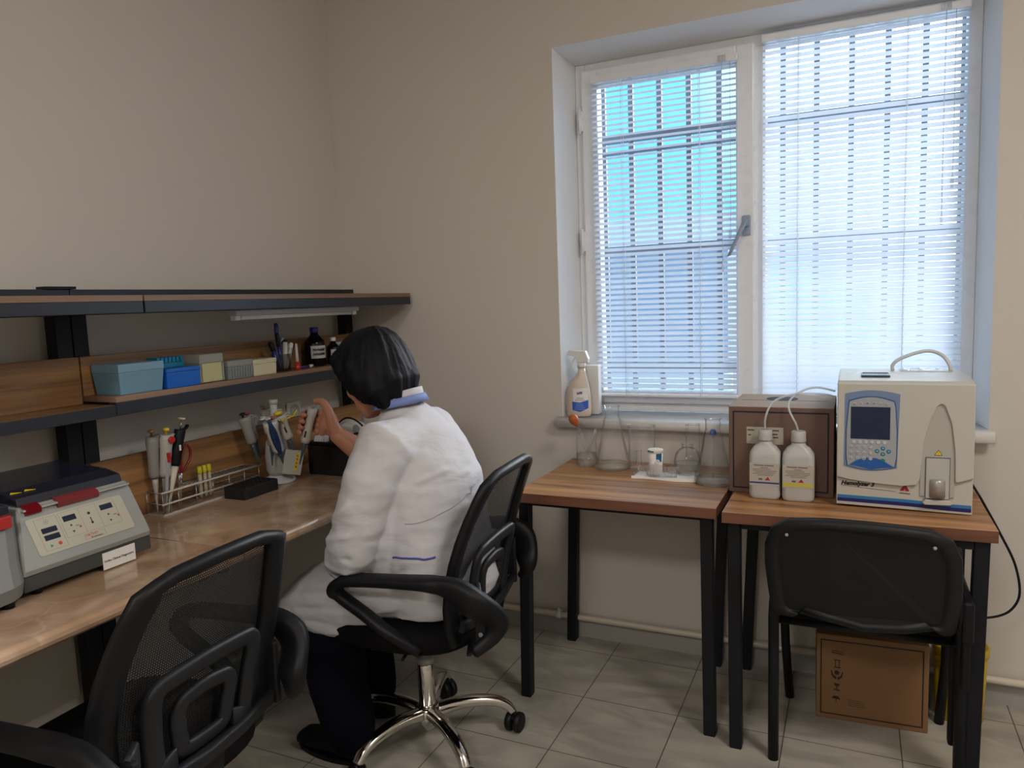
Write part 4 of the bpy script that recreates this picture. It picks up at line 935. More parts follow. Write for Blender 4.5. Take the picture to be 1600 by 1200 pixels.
b = MB(); b.box((-.655, 2.505, PZ), (-.550, 2.5155, PZ + .003)); b.box((-.655, 2.505, PZ + .003), (-.652, 2.517, PZ + .03)); b.box((-.553, 2.505, PZ + .003), (-.55, 2.517, PZ + .03)); put('base', b, M_cuv, t)
for i in range(9):
    b = MB(); x = -.648 + i * .0115; b.box((x - .0042, 2.5055, PZ + .0035), (x + .0042, 2.5145, PZ + .034 + (.006 if i < 5 else 0)), .001); put('cuvette', b, M_cuv, t)
# clear dish of glass slides at the left
t = thing('glass_dish', 'small low clear glass dish beside the rack', 'dish', (-.566, 2.57, TZ))
b = MB(); b.lathe(shell([(.026, 0), (.028, .003), (.028, .024)]), (-.572, 2.578, PZ), 28, cap1=False); put('dish_wall', b, M_glass, t, fix=False)

# ---- spray bottle on the sill
SZl = .9185
t = thing('spray_bottle', 'white and peach trigger spray bottle with a blue label on the window sill', 'spray bottle', (-1.0, 2.80, SZl))
b = MB(); cx, cy = -1.005, 2.80; sec = []
for z, w, d, off in ((0, .046, .026, 0), (.004, .050, .030, 0), (.03, .052, .031, 0), (.09, .050, .030, 0), (.13, .040, .027, .004), (.155, .026, .022, .012), (.175, .016, .016, .016), (.195, .0135, .0135, .016)):
    sec.append(((cx + off, cy, SZl + z), Vector((w, 0, 0)), Vector((0, d, 0))))
b.loft(sec, 32); sb = put('bottle', b, mat('peach_liquid_plastic', (.66, .56, .47), .35), t)
b = MB(); b.cyl((cx + .016, cy, SZl + .1955), (cx + .016, cy, SZl + .215), .017, n=20); put('collar', b, M_white, t)
b = MB(); pr = [(-.018, .2155), (.030, .2155), (.032, .232), (.020, .262), (-.046, .266), (-.056, .258), (-.056, .246), (-.020, .240), (-.016, .232)]
b.prism([(cx + .016 + x, cy - .011, SZl + z) for x, z in pr], (0, .022, 0), .003); put('spray_head', b, M_white, t)
b = MB(); b.strap([(cx - .004, cy, SZl + .240), (cx - .020, cy, SZl + .222), (cx - .024, cy, SZl + .198), (cx - .018, cy, SZl + .178)], .012, .005, (0, 1, 0)); put('trigger', b, M_white, t)
def onfront(b, pts, yoff):
    b.prism([(cx + x, cy - .0305 - yoff, SZl + z) for x, z in pts], (0, -.0008, 0))
# label: gently curved plates following the belly
def labelpatch(rows, off, nm, mm):
    b = MB()
    for x0, x1, z0, z1 in rows:
        n = 10; A = []; B = []
        for i in range(n + 1):
            x = x0 + (x1 - x0) * i / n
            f = z0[0] + (z0[1] - z0[0]) * i / n if isinstance(z0, tuple) else z0; g = z1[0] + (z1[1] - z1[0]) * i / n if isinstance(z1, tuple) else z1
            y = cy - .0308 * math.sqrt(max(.05, 1 - (x / .0515) ** 2)) - off
            A.append(b.bm.verts.new((cx + x, y, SZl + f))); B.append(b.bm.verts.new((cx + x, y, SZl + g)))
        for i in range(n): b._f([A[i], A[i + 1], B[i + 1], B[i]], True)
    return put(nm, b, mm, sb, fix=False)
labelpatch([(-.012, .046, .030, .115)], .0006, 'white_label', M_paper)
labelpatch([(-.016, .0165, (.062, .058), (.028, .020)), (.0165, .046, (.058, .068), (.020, .034))], .0014, 'blue_label_band', mat('label_blue', (.03, .12, .55), .4))
labelpatch([(-.004, .034, .0655 + .004 * k, .0667 + .004 * k) for k in range(2)] + [(.004, .030, .075, .077)], .0012, 'script_lettering', mat('grey_print', (.20, .22, .30), .5))
labelpatch([(.004, .014, .090, .099)], .0012, 'red_print', mat('pale_red_print', (.45, .12, .10), .5)); labelpatch([(.014, .026, .092, .102)], .0012, 'blue_print', mat('pale_blue_print', (.12, .18, .38), .5))
labelpatch([(-.006 + .002 * k, .038 - .003 * k, .030 + .007 * k, .0312 + .007 * k) for k in range(4)], .0018, 'small_print', mat('pale_print', (.40, .48, .75), .5))
t = thing('carton', 'plain white carton standing behind the spray bottle on the sill', 'carton', (-.985, 2.86, SZl))
b = MB(); b.box((-1.005, 2.845, SZl), (-.935, 2.885, SZl + .20), .003); put('carton_body', b, mat('off_white_card', (.66, .65, .64), .6), t)

# ---- cardboard box on table 2
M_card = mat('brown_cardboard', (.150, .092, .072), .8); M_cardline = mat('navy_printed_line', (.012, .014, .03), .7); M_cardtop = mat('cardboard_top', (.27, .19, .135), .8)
t = thing('cardboard_box', 'brown cardboard box with a hole in its top, behind the two reagent bottles', 'cardboard box', (-.20, 2.58, TZ))
x0, x1, y0, y1, zt = -.362, -.052, 2.420, 2.735, 1.028
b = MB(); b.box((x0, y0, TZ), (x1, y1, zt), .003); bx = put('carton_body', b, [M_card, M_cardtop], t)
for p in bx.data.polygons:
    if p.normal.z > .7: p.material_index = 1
def frame_line(x0, x1, z0, z1, y, w, nm, m, parent):
    b = MB()
    b.box((x0, y - .0006, z0), (x1, y, z0 + w)); b.box((x0, y - .0006, z1 - w), (x1, y, z1)); b.box((x0, y - .0006, z0 + w), (x0 + w, y, z1 - w)); b.box((x1 - w, y - .0006, z0 + w), (x1, y, z1 - w))
    return put(nm, b, m, parent)
frame_line(x0 + .012, x1 - .014, TZ + .014, zt - .014, y0, .0048, 'printed_border', M_cardline, t)
b = MB(); b.box((x0 + .055, y0 - .0008, TZ + .16), (x0 + .165, y0, TZ + .214)); lb = put('shipping_label', b, mat('kraft_label', (.42, .39, .33), .8), t)
b = MB()
for z, xa, xb in ((.202, .112, .152), (.190, .120, .148), (.180, .128, .150), (.202, .058, .078), (.186, .060, .068)): b.box((x0 + xa, y0 - .0012, TZ + z), (x0 + xb, y0 - .0008, TZ + z + .004))
put('label_print', b, mat('dark_print', (.06, .055, .05), .7), lb)
b = MB(); b.lathe([(.050, 0), (.050, .0009)], (0, 0, 0), 28)
bmesh.ops.scale(b.bm, vec=(1, .95, 1), verts=b.bm.verts[:]); bmesh.ops.translate(b.bm, vec=((x0 + x1) / 2 - .01, y0 + .20, zt), verts=b.bm.verts[:]); put('hole_disc', b, mat('hole_shade', (.01, .012, .02), .9), t)  # flat dark disc, the shade inside the hole put into its colour
b = MB(); b.box((x0 + .02, y0 + .158, zt), (x1 - .02, y0 + .1595, zt + .0007)); put('flap_seam', b, M_cardline, t)

# ---- reagent bottles with tubing
M_hdpe = mat('translucent_white_hdpe', (.47, .47, .46), .35, sub=.15)
def bottle_sq(cx, cy, w, h, label, band, bandw):
    t = thing('reagent_bottle', label, 'bottle', (cx, cy, TZ)); d = w * .62
    b = MB(); sec = []
    for z, s, r in ((0, .86, .3), (.004, .94, .3), (.012, 1, .28), (h * .60, 1, .28), (h * .68, .96, .32), (h * .76, .72, .45), (h * .80, .46, .499), (h * .84, .42, .499)):
        ww, dd_ = w * s, (d * s if s > .6 else w * s); sec.append([(cx + p, cy + q, TZ + z) for p, q in rrect(ww, dd_, min(ww, dd_) * r, 6)])
    b.rings(sec); bd = put('bottle_body', b, M_hdpe, t)
    b = MB(); R = w * .235; b.lathe([(R, h * .845), (R * 1.02, h * .86), (R * .98, h * .93), (R * .98, h * .985), (R * .85, h)], (cx, cy, TZ), 28); cap = put('screw_cap', b, M_hdpe, t)
    f = cy - d / 2
    b = MB(); b.box((cx - w * .47, f - .0007, TZ + h * .20), (cx + w * .47, f, TZ + h * .53)); lb = put('product_label', b, mat('pinkish_label_paper', (.44, .40, .35), .7), t)
    b = MB(); b.box((cx - w * .47, f - .0012, TZ + h * (.245 - bandw / 2)), (cx + w * .47, f - .0007, TZ + h * (.245 + bandw / 2))); put('colour_band', b, band, lb)
    b = MB(); b.box((cx - w * .34, f - .0011, TZ + h * .492), (cx - w * .02, f - .0007, TZ + h * .505)); b.box((cx + w * .0, f - .0011, TZ + h * .492), (cx + w * .30, f - .0007, TZ + h * .505))
    b.box((cx - w * .12, f - .0011, TZ + h * .462), (cx + w * .12, f - .0007, TZ + h * .470))
    for k, (p, q) in enumerate(((-.38, .2), (-.38, .38), (-.30, .36), (-.38, .30), (-.22, .26))): b.box((cx + w * p, f - .0011, TZ + h * (.44 - .022 * k)), (cx + w * q, f - .0007, TZ + h * (.446 - .022 * k)))
    b.box((cx - w * .18, f - .0011, TZ + h * .285), (cx - w * .06, f - .0007, TZ + h * .31)); put('label_print', b, mat('brown_grey_print', (.12, .10, .09), .7), lb)
    b = MB(); mx_, mz = cx + w * .10, TZ + h * .285; b.prism([(mx_ - .008, f - .0009, mz), (mx_ + .008, f - .0009, mz), (mx_ + .001, f - .0009, mz + .0105)], (0, -.0005, 0)); put('triangle_logo', b, M_red, lb)
    return t, cap
t1, c1 = bottle_sq(-.2465, 2.380, .092, .214, 'square white plastic reagent bottle with a thin blue label band', mat('navy_band', (.02, .04, .22), .5), .022)
t2, c2 = bottle_sq(-.1500, 2.376, .092, .214, 'square white plastic reagent bottle with a yellow label band', mat('yellow_band', (.52, .44, .06), .5), .05)
M_tubing = clear_mat('milky_tubing', (.70, .72, .74), .65, .15)
for pts, lb in (([(-.247, 2.38, TZ + .2145), (-.246, 2.38, 1.00), (-.228, 2.388, 1.045), (-.185, 2.40, 1.068), (-.13, 2.41, 1.074), (-.08, 2.43, 1.070), (-.052, 2.45, 1.060)], 'clear tube arching out of the blue banded bottle'),
                ([(-.152, 2.376, TZ + .2145), (-.158, 2.378, .985), (-.178, 2.39, 1.025), (-.176, 2.40, 1.055), (-.140, 2.41, 1.083), (-.10, 2.42, 1.092), (-.052, 2.45, 1.078)], 'clear tube arching out of the yellow banded bottle')):
    b = MB(); b.tube(bez(pts, 6), .0033, 10); single('reagent_tube', b, M_tubing, lb, 'tube', 'tubes from the reagent bottles')

# ---- haematology analyser
AX0, AX1, AY, AZ = -.0425, .3015, 2.338, TZ; AH = .372
t = thing('blood_analyser', 'white benchtop blood analyser with a keypad screen, blue stripe and red logo', 'analyser', ((AX0 + AX1) / 2, AY + .19, AZ))
M_an = mat('analyser_warm_white', (.48, .465, .425), .38); M_an2 = mat('analyser_grey_recess', (.36, .36, .36), .45)
def A(u, v, d=0): return (AX0 + (AX1 - AX0) * u, AY - d, AZ + AH * v)     # u across, v up, d out of the front
UW = AX1 - AX0
b = MB()
# lower body and protruding upper shell (profile in y-z)
b.box((AX0 + .004, AY + .006, AZ + .012), (AX1 - .004, AY + .40, AZ + .10), .006)
lower = put('base_body', b, M_an, t)
for x, y in ((AX0 + .03, AY + .03), (AX1 - .03, AY + .03), (AX0 + .03, AY + .37), (AX1 - .03, AY + .37)):
    b = MB(); b.cyl((x, y, AZ), (x, y, AZ + .013), .014, n=14); put('foot', b, M_blk, t)
b = MB()
pr = [(AY, AZ + .02), (AY - .003, AZ + .1), (AY - .003, AZ + AH - .018), (AY + .006, AZ + AH), (AY + .24, AZ + AH + .012), (AY + .38, AZ + AH + .004), (AY + .40, AZ + AH - .03), (AY + .40, AZ + .1005), (AY + .01, AZ + .1005)]
pr = [(AY - .001, AZ + .1005), (AY - .001, AZ + AH - .020), (AY + .003, AZ + AH - .006), (AY + .012, AZ + AH), (AY + .20, AZ + AH + .004), (AY + .37, AZ + AH + .0), (AY + .398, AZ + AH - .02), (AY + .40, AZ + .1005)]
b.prism([(AX0, y, z) for y, z in pr], (UW, 0, 0), .005); shellp = put('upper_shell', b, M_an, t)
# front fascia lower part
b = MB(); b.prism([A(.0, .020, -.010), A(1.0, .004, -.010), A(1.0, .30, -.010), A(0, .30, -.010)], (0, -.010, 0), .002); put('lower_fascia', b, M_an, t)
# raised upper front panel with the swooping lower edge
def FP(pts, d0, d1, nm, m, parent, bev=0.0):
    b = MB(); b.prism([A(u, v, d0) for u, v in pts], (0, -(d1 - d0), 0), bev); return put(nm, b, m, parent)
up = [(0, .985), (0, .245)] + [(u, .245 - .045 * math.sin(min(1, u / .60) * PI / 2) ** .8) for u in (.1, .2, .3, .4, .5)] + [(.60, .210), (.625, .26), (.645, .55), (.68, .72), (.73, .83), (.765, .85), (.80, .83), (.85, .70), (.868, .50), (.872, .26), (.885, .245), (1.0, .285), (1.0, .985)]
FP(up, .001, .010, 'front_panel', M_an, t, .003)
FP([(.628, .13), (.628, .40), (.645, .55), (.68, .72), (.73, .825), (.765, .845), (.80, .825), (.85, .70), (.868, .50), (.872, .13)], .0005, .004, 'sample_recess', mat('recess_warm_grey', (.40, .385, .35), .45), t)
# sample door opening
FP([(.662, .112), (.838, .112), (.838, .432), (.662, .432)], .004, .0065, 'door_frame', mat('door_frame_dark', (.10, .12, .14), .4), t)
FP([(.668, .118), (.832, .118), (.832, .425), (.668, .425)], .0066, .0080, 'sample_door', mat('door_pale', (.45, .44, .42), .3), t)
b = MB(); c = A(.75, .13, .010); b.lathe([(.020, 0), (.020, .046), (.017, .050), (.012, .052)], (c[0], c[1] + .006, c[2]), 22); put('sample_holder', b, mat('holder_silver', (.40, .38, .36), .3, metal=.4), t)
FP([(.645, .085), (.665, .108), (.84, .112), (.865, .09), (.84, .075), (.66, .07)], .004, .016, 'door_ledge', M_an, t, .002)
# warning triangle
FP([(.722, .447), (.782, .447), (.752, .490)], .0042, .0050, 'warning_triangle', M_ink, t)
FP([(.729, .451), (.775, .451), (.752, .484)], .0050, .0056, 'warning_triangle_fill', M_yel, t)
FP([(.7505, .459), (.7535, .459), (.7535, .472), (.7505, .472)], .0056, .0060, 'exclamation_mark', M_ink, t)
# keypad well
well = [(.060, .905), (.055, .335)] + [(.055 + .39 * i / 8, .335 - .030 * math.sin(PI * (i / 8)) ** 1) for i in range(1, 8)] + [(.455, .335), (.470, .905)] + [(.470 - .41 * i / 8, .905 + .028 * math.sin(PI * i / 8)) for i in range(1, 8)]
FP(well, .010, .0112, 'keypad_bezel', mat('blue_grey_bezel', (.15, .22, .36), .4), t)
kp = [(.090, .80), (.075, .62), (.075, .42), (.085, .345)] + [(.085 + .35 * i / 8, .345 - .028 * math.sin(PI * i / 8)) for i in range(1, 8)] + [(.435, .345), (.448, .42), (.448, .62), (.435, .80), (.425, .845)] + [(.425 - .33 * i / 8, .845 + .035 * math.sin(PI * i / 8)) for i in range(1, 8)] + [(.095, .845)]
kpo = [(u + (-.008 if u < .26 else .008), v + (.008 if v > .6 else -.004)) for u, v in kp]
FP(kpo, .0112, .0120, 'keypad_outline', mat('deep_blue_trim', (.03, .09, .24), .4), t)
key = FP(kp, .0120, .0132, 'keypad', mat('keypad_silver', (.33, .345, .37), .35), t)
FP([(.105, .555), (.400, .555), (.400, .805), (.105, .805)], .0132, .0140, 'display', mat('dark_blue_screen', (.012, .022, .055), .12), key)
FP([(.095, .348), (.26, .318), (.43, .345), (.35, .392), (.30, .408), (.26, .412), (.21, .408), (.15, .385)], .0133, .0139, 'blue_swoosh', mat('swoosh_blue', (.02, .10, .36), .35), key)
M_btn = mat('grey_key', (.42, .43, .44), .4); M_btn2 = mat('teal_key', (.01, .16, .26), .35); M_btn3 = mat('pale_key', (.48, .50, .50), .4)
def key_btn(u, v, r, m, parent=None, ring=None):
    c = A(u, v, .0134); b = MB(); b.lathe([(r, 0), (r, .0010), (r * .8, .0014)], c, 14, (0, -1, 0)); put('key', b, m, key)
    if ring is not None:
        b = MB(); b.lathe([(r * .45, 0), (r * .45, .0004)], (c[0], c[1] - .0015, c[2]), 10, (0, -1, 0)); put('key_mark', b, ring, key)
for i in range(6): key_btn(.135 + i * .048, .825 + .010 * math.sin(PI * (i + .5) / 6), .0040, M_btn, ring=M_blue if i in (2, 3) else M_grey)
for i in range(6): key_btn(.130 + i * .046, .530, .0052, M_btn3)
for r_ in range(3):
    for c_ in range(4): key_btn(.108 + c_ * .050, .492 - r_ * .045, .0052, M_btn, ring=M_grey if c_ < 3 else None)
for u, v in ((.350, .487), (.306, .465), (.393, .465), (.350, .443)): key_btn(u, v, .0056, M_btn2, ring=mat('pale_blue_mark', (.25, .42, .55), .4))
key_btn(.350, .392, .0056, mat('green_teal_key', (.01, .18, .20), .35))
# stripes
def stripe(v0, v1, d, m, nm):
    k = 14; U = [i / k for i in range(k + 1)]
    off = lambda u: -.012 * u - (.010 / (1 + math.exp(-(u - .68) * 22)))
    b = MB(); b.prism([A(.008 + .984 * u, v0 + off(u), d) for u in U] + [A(.008 + .984 * u, v1 + off(u), d) for u in U[::-1]], (0, -.0007, 0)); put(nm, b, m, t)
stripe(.074, .098, .0003, mat('light_blue_stripe', (.03, .17, .38), .4), 'light_blue_stripe'); stripe(.046, .0738, .0003, mat('navy_stripe', (.015, .016, .12), .4), 'navy_stripe')
# lettering and logo
text('model_lettering', 'Hemolyzer 3', .0165, A(.035, .180, .0006), (1, 0, -.018), (0, 0, 1), M_ink, t, bold=.0010, italic=.3)
FP([(.036, .172), (.45, .146), (.45, .1485), (.036, .1745)], .0004, .0010, 'thin_brown_line', mat('brown_line', (.14, .06, .04), .5), t)
FP([(.480, .158), (.513, .205), (.527, .200), (.519, .180), (.510, .158)], .0004, .0012, 'red_logo', mat('crimson_logo', (.28, .012, .03), .4), t)
FP([(.522, .158), (.510, .212), (.522, .212), (.551, .158)], .0013, .0019, 'red_logo', mat('crimson_logo'), t)
FP([(.478, .136), (.558, .133), (.558, .140), (.478, .143)], .0004, .0009, 'maker_lettering', mat('brown_line'), t)
# top details
b = MB(); b.box((AX0 + .062, AY + .085, AZ + AH + .0025), (AX0 + .140, AY + .165, AZ + AH + .008), .002); b.box((AX0 + .066, AY + .145, AZ + AH + .008), (AX0 + .136, AY + .158, AZ + AH + .010)); put('printer_hatch', b, mat('slate_blue_hatch', (.035, .06, .09), .3), t)
b = MB(); ht = AZ + AH
b.tube(bez([(.112, AY + .30, ht + .002), (.112, AY + .30, ht + .020), (.135, AY + .30, ht + .040), (.19, AY + .31, ht + .060), (.225, AY + .31, ht + .060), (.252, AY + .30, ht + .045), (.268, AY + .29, ht + .018), (.270, AY + .29, ht + .002)], 6), .0055, 12)
single('loop_tube', b, mat('white_hose', (.55, .57, .58), .4), 'thick white hose looping up over the analyser top', 'hose')
b = MB()
vs = []
for i in range(13):
    row = []
    for j in range(7):
        x = .13 + .13 * i / 12; y = AY + .24 + .07 * j / 6; z = ht + .006 + .010 * abs(noise.noise(Vector((i * .7, j * .9, 4)))) * (1 if 0 < i < 12 and 0 < j < 6 else .1); row.append(b.bm.verts.new((x, y, z)))
    vs.append(row)
for i in range(12):
    for j in range(6): b._f([vs[i][j], vs[i + 1][j], vs[i + 1][j + 1], vs[i][j + 1]])
single('plastic_film', b, clear_mat('crinkled_film', (.65, .68, .72), .35, .1), 'crumpled clear plastic film lying on the analyser top under the hose', 'plastic film')
# power cable
b = MB(); b.tube(bez([(.28, AY + .39, AZ + .06), (.315, AY + .36, AZ + .05), (.345, 2.60, .757), (.375, 2.60, .70), (.410, 2.60, .63), (.450, 2.60, .54), (.465, 2.60, .45), (.445, 2.60, .395), (.405, 2.60, .367), (.35, 2.60, .357), (.30, 2.62, .36), (.22, 2.66, .37)], 6), .0036, 10)
single('power_cable', b, M_blk, 'black power cable drooping off the right table end', 'cable')

# ---- under the table
t = thing('cardboard_box', 'brown cardboard box with shipping symbols on the floor under the chair', 'cardboard box', (.06, 2.62, 0))
Rz = Matrix.Translation(Vector((-.099, 2.484, 0))) @ Matrix.Rotation(math.atan2(.016, .321), 4, 'Z')
def LB(b, a, c, bev=0): b.box(a, c, bev, Rz)
b = MB(); LB(b, (0, 0, 0.0), (.322, .235, .285), .003); put('carton_body', b, mat('warm_cardboard', (.20, .105, .045), .8), t)
M_cl = mat('black_print', (.018, .012, .010), .7)
b = MB()
for a, c in (((.012, .0), (.312, .0)),): pass
w = .004; x0, x1, z0, z1 = .012, .308, .016, .268
LB(b, (x0, -.0007, z0), (x1, 0, z0 + w)); LB(b, (x0, -.0007, z1 - w), (x1, 0, z1)); LB(b, (x0, -.0007, z0 + w), (x0 + w, 0, z1 - w)); LB(b, (x1 - w, -.0007, z0 + w), (x1, 0, z1 - w)); put('printed_border', b, M_cl, t)
def LP(b, pts): b.prism([Rz @ Vector((x, -.0002, z)) for x, z in pts], Rz.to_3x3() @ Vector((0, -.0006, 0)))
b = MB()
LP(b, [(.045, .233), (.078, .229), (.078, .231), (.045, .235)]); LP(b, [(.045, .226), (.080, .221), (.080, .224), (.045, .229)]); put('printed_line', b, M_cl, t)
b = MB()
for x in (.057, .068): LP(b, [(x - .001, .178), (x + .001, .178), (x + .001, .203), (x - .001, .203)])
LP(b, [(.053, .201), (.072, .200), (.072, .203), (.053, .204)]); LP(b, [(.053, .177), (.072, .176), (.072, .179), (.053, .180)]); put('stacking_symbol', b, M_cl, t)
b = MB(); LP(b, [(.061 + .0075 * math.cos(a * PI / 6), .160 + .0075 * math.sin(a * PI / 6)) for a in range(12)])
LP(b, [(.043, .166), (.046, .166), (.050, .152), (.060, .145), (.060, .138), (.054, .139), (.046, .149)]); LP(b, [(.080, .164), (.077, .164), (.073, .150), (.063, .144), (.063, .137), (.069, .138), (.077, .147)]); put('handling_symbol', b, M_cl, t)
b = MB(); LP(b, [(.053, .124), (.070, .122), (.069, .117), (.063, .113), (.063, .104), (.071, .102), (.071, .098), (.052, .100), (.052, .104), (.060, .104), (.060, .113), (.054, .118)]); put('fragile_symbol', b, M_cl, t)
b = MB(); LP(b, [(.046, .072), (.052, .079), (.060, .081), (.068, .078), (.073, .070)]); LP(b, [(.0585, .060), (.0605, .060), (.0605, .074), (.0585, .074)]); put('umbrella_symbol', b, M_cl, t)
b = MB()
for k in range(4): LP(b, [(.094, .074 - k * .006), (.142 + .003 * (k % 2), .072 - k * .006), (.142, .0705 - k * .006), (.094, .0725 - k * .006)])
put('small_print', b, mat('faint_print', (.07, .04, .025), .8), t)
t = thing('waste_bin', 'yellow plastic bin standing on the floor behind the table leg', 'bin', (.325, 2.655, 0))
b = MB(); b.lathe([(.066, 0), (.069, .004), (.075, .215)], (.322, 2.655, 0), 36); put('bin_body', b, mat('bin_yellow', (.50, .34, .015), .4), t)
b = MB(); b.lathe([(.078, .2155), (.080, .218), (.080, .240), (.074, .243), (.070, .232)], (.322, 2.655, 0), 36); put('rim', b, mat('bin_yellow'), t)

# ================================================================ OFFICE CHAIRS
def mesh_fabric():
    m = bpy.data.materials.new('black_chair_mesh'); m.use_nodes = True; n = m.node_tree.nodes; L = m.node_tree.links
    b = n['Principled BSDF']; b.inputs['Base Color'].default_value = (.012, .012, .013, 1); b.inputs['Roughness'].default_value = .6
    t = n.new('ShaderNodeTexCoord')
    mp = n.new('ShaderNodeMapping'); mp.inputs['Rotation'].default_value = (math.radians(0), 0, 0); L.new(t.outputs['Object'], mp.inputs['Vector'])
    w1 = n.new('ShaderNodeTexWave'); w1.bands_direction = 'Z'; w1.inputs['Scale'].default_value = 58; w1.inputs['Distortion'].default_value = 0
    w2 = n.new('ShaderNodeTexWave'); w2.bands_direction = 'Y'; w2.inputs['Scale'].default_value = 58
    L.new(mp.outputs[0], w1.inputs['Vector']); L.new(mp.outputs[0], w2.inputs['Vector'])
    mm = n.new('ShaderNodeMath'); mm.operation = 'MULTIPLY'; L.new(w1.outputs['Fac'], mm.inputs[0]); L.new(w2.outputs['Fac'], mm.inputs[1])
    g = n.new('ShaderNodeMath'); g.operation = 'GREATER_THAN'; g.inputs[1].default_value = .46; L.new(mm.outputs[0], g.inputs[0])
    tr = n.new('ShaderNodeBsdfTransparent'); mx = n.new('ShaderNodeMixShader'); L.new(g.outputs[0], mx.inputs[0]); L.new(b.outputs[0], mx.inputs[1]); L.new(tr.outputs[0], mx.inputs[2])
    L.new(mx.outputs[0], n['Material Output'].inputs[0]); return m
M_mesh = mesh_fabric()
M_seat = mat('black_seat_fabric', (.006, .006, .007), .9, spec=.12)
def back_x(z): return .195 + .30 * max(0, z - .50) ** 1.25 * 1.25 - .02 * math.sin(min(1, max(0, (z - .46) / .5)) * PI)
def back_w(z):   # half width of the back frame
    f = (z - .46) / .45
    return .178 + .040 * math.sin(min(1, max(0, f * 1.05)) * PI) ** .8 - .012 * f
def office_chair(loc, rotz, label, name='office_chair'):
    t = thing(name, label, 'office chair', loc, 'black mesh-backed office chairs at the bench', rotz); P = dict(parent=t, world=False)
    # five-star base
    for k in range(5):
        a = math.radians(32 + 72 * k); d = Vector((math.cos(a), math.sin(a), 0)); s = d.cross(Vector((0, 0, 1)))
        b = MB(); pts = bez([d * .028 + Vector((0, 0, .112)), d * .11 + Vector((0, 0, .123)), d * .19 + Vector((0, 0, .118)), d * .245 + Vector((0, 0, .098)), d * .272 + Vector((0, 0, .068))], 5); k_ = len(pts)
        b.strap(pts, [.042 - .012 * i / k_ for i in range(k_)], [.036 - .013 * i / k_ for i in range(k_)], s); leg = put('leg', b, M_chrome, **P)
        c = d * .277; b = MB(); w = Vector((math.cos(a + .9), math.sin(a + .9), 0)).cross(Vector((0, 0, 1)))
        for q in (-1, 1): b.lathe([(.008, 0), (.029, .001), (.0315, .004), (.0315, .018), (.026, .022)], c + w * .004 * q + Vector((0, 0, .032)), 20, w * q)
        b.cyl(c + Vector((0, 0, .03)), c + Vector((0, 0, .069)), .007, n=10); b.box(tuple(c + Vector((-.014, -.014, .040))), tuple(c + Vector((.014, .014, .056))), .004)
        put('caster', b, M_blk, **P)
    b = MB(); b.lathe([(.014, .052), (.022, .062), (.036, .085), (.040, .100), (.040, .128), (.032, .132)], (0, 0, 0), 24); put('hub', b, M_chrome, **P)
    b = MB(); b.lathe([(.026, .1325), (.0265, .135), (.0265, .268), (.0245, .272)], (0, 0, 0), 24); put('gas_lift_cover', b, M_chrome, **P)
    b = MB(); b.lathe([(.0275, .2725), (.0275, .290), (.018, .292), (.0165, .292), (.0165, .385)], (0, 0, 0), 20); put('gas_lift', b, M_grey, **P)
    b = MB(); b.box((-.12, -.075, .372), (.13, .075, .396), .006); b.tube([(.02, -.05, .385), (.03, -.16, .383), (.035, -.20, .38)], .005, 8); put('tilt_mechanism', b, M_blk, **P)
    # seat pan and cushion
    b = MB(); n = 34
    def seat_ring(z, s, sag=0.0):
        return [(-.010 + .245 * s * (abs(math.cos(2 * PI * i / n)) ** .62) * (1 if math.cos(2 * PI * i / n) > 0 else -1), .245 * s * (abs(math.sin(2 * PI * i / n)) ** .62) * (1 if math.sin(2 * PI * i / n) > 0 else -1), z - (.018 * max(0, -math.cos(2 * PI * i / n)) ** 3 if z > .44 else 0)) for i in range(n)]
    b.rings([seat_ring(.396, .74), seat_ring(.402, .86), seat_ring(.420, .97), seat_ring(.458, 1.0), seat_ring(.476, .975), seat_ring(.486, .90), seat_ring(.489, .6), seat_ring(.487, .1)]); put('seat', b, M_seat, **P)
    # back frame
    zs = [.455, .50, .56, .62, .68, .74, .80, .85, .885]
    side = [Vector((back_x(z), back_w(z), z)) for z in zs]
    top = [Vector((back_x(.902), back_w(.9) - .018, .902)), Vector((back_x(.912), back_w(.9) - .055, .912)), Vector((back_x(.916) + .004, .06, .916)), Vector((back_x(.916) + .005, 0, .917))]
    half = side + top; full = half + [Vector((p.x, -p.y, p.z)) for p in half[-2::-1]]
    bot = [Vector((back_x(.44), -.14, .442)), Vector((back_x(.44) + .004, 0, .440)), Vector((back_x(.44), .14, .442))]
    loop = full + bot; b = MB(); k_ = len(loop)
    rs = []
    for i in range(k_):
        p = loop[i]; tt = (loop[(i + 1) % k_] - loop[i - 1]).normalized(); nn = Vector((1, 0, -.25)); nn = (nn - tt * nn.dot(tt)).normalized(); w = tt.cross(nn).normalized()
        fw = .030 if .45 < p.z < .885 else .014
        rs.append([p + w * a + nn * c for a, c in ((-fw, -.006), (-fw * .6, -.012), (fw * .6, -.012), (fw, -.006), (fw, .008), (fw * .5, .014), (-fw * .5, .014), (-fw, .008))])
    b.rings(rs, closed=True); put('back_frame', b, M_blk, **P)
    b = MB(); zz = [.45 + .46 * i / 12 for i in range(13)]; G = []
    for z in zz:
        wv = back_w(min(z, .885)) - (.004 if z < .88 else .03)
        G.append([b.bm.verts.new((back_x(z) + .012 * (1 - (j / 5 - 1) ** 2) * 1.0 - .004, wv * (j / 5 - 1), z)) for j in range(11)])
    for i in range(12):
        for j in range(10): b._f([G[i][j], G[i][j + 1], G[i + 1][j + 1], G[i + 1][j]], True)
    put('mesh_panel', b, M_mesh, **P)
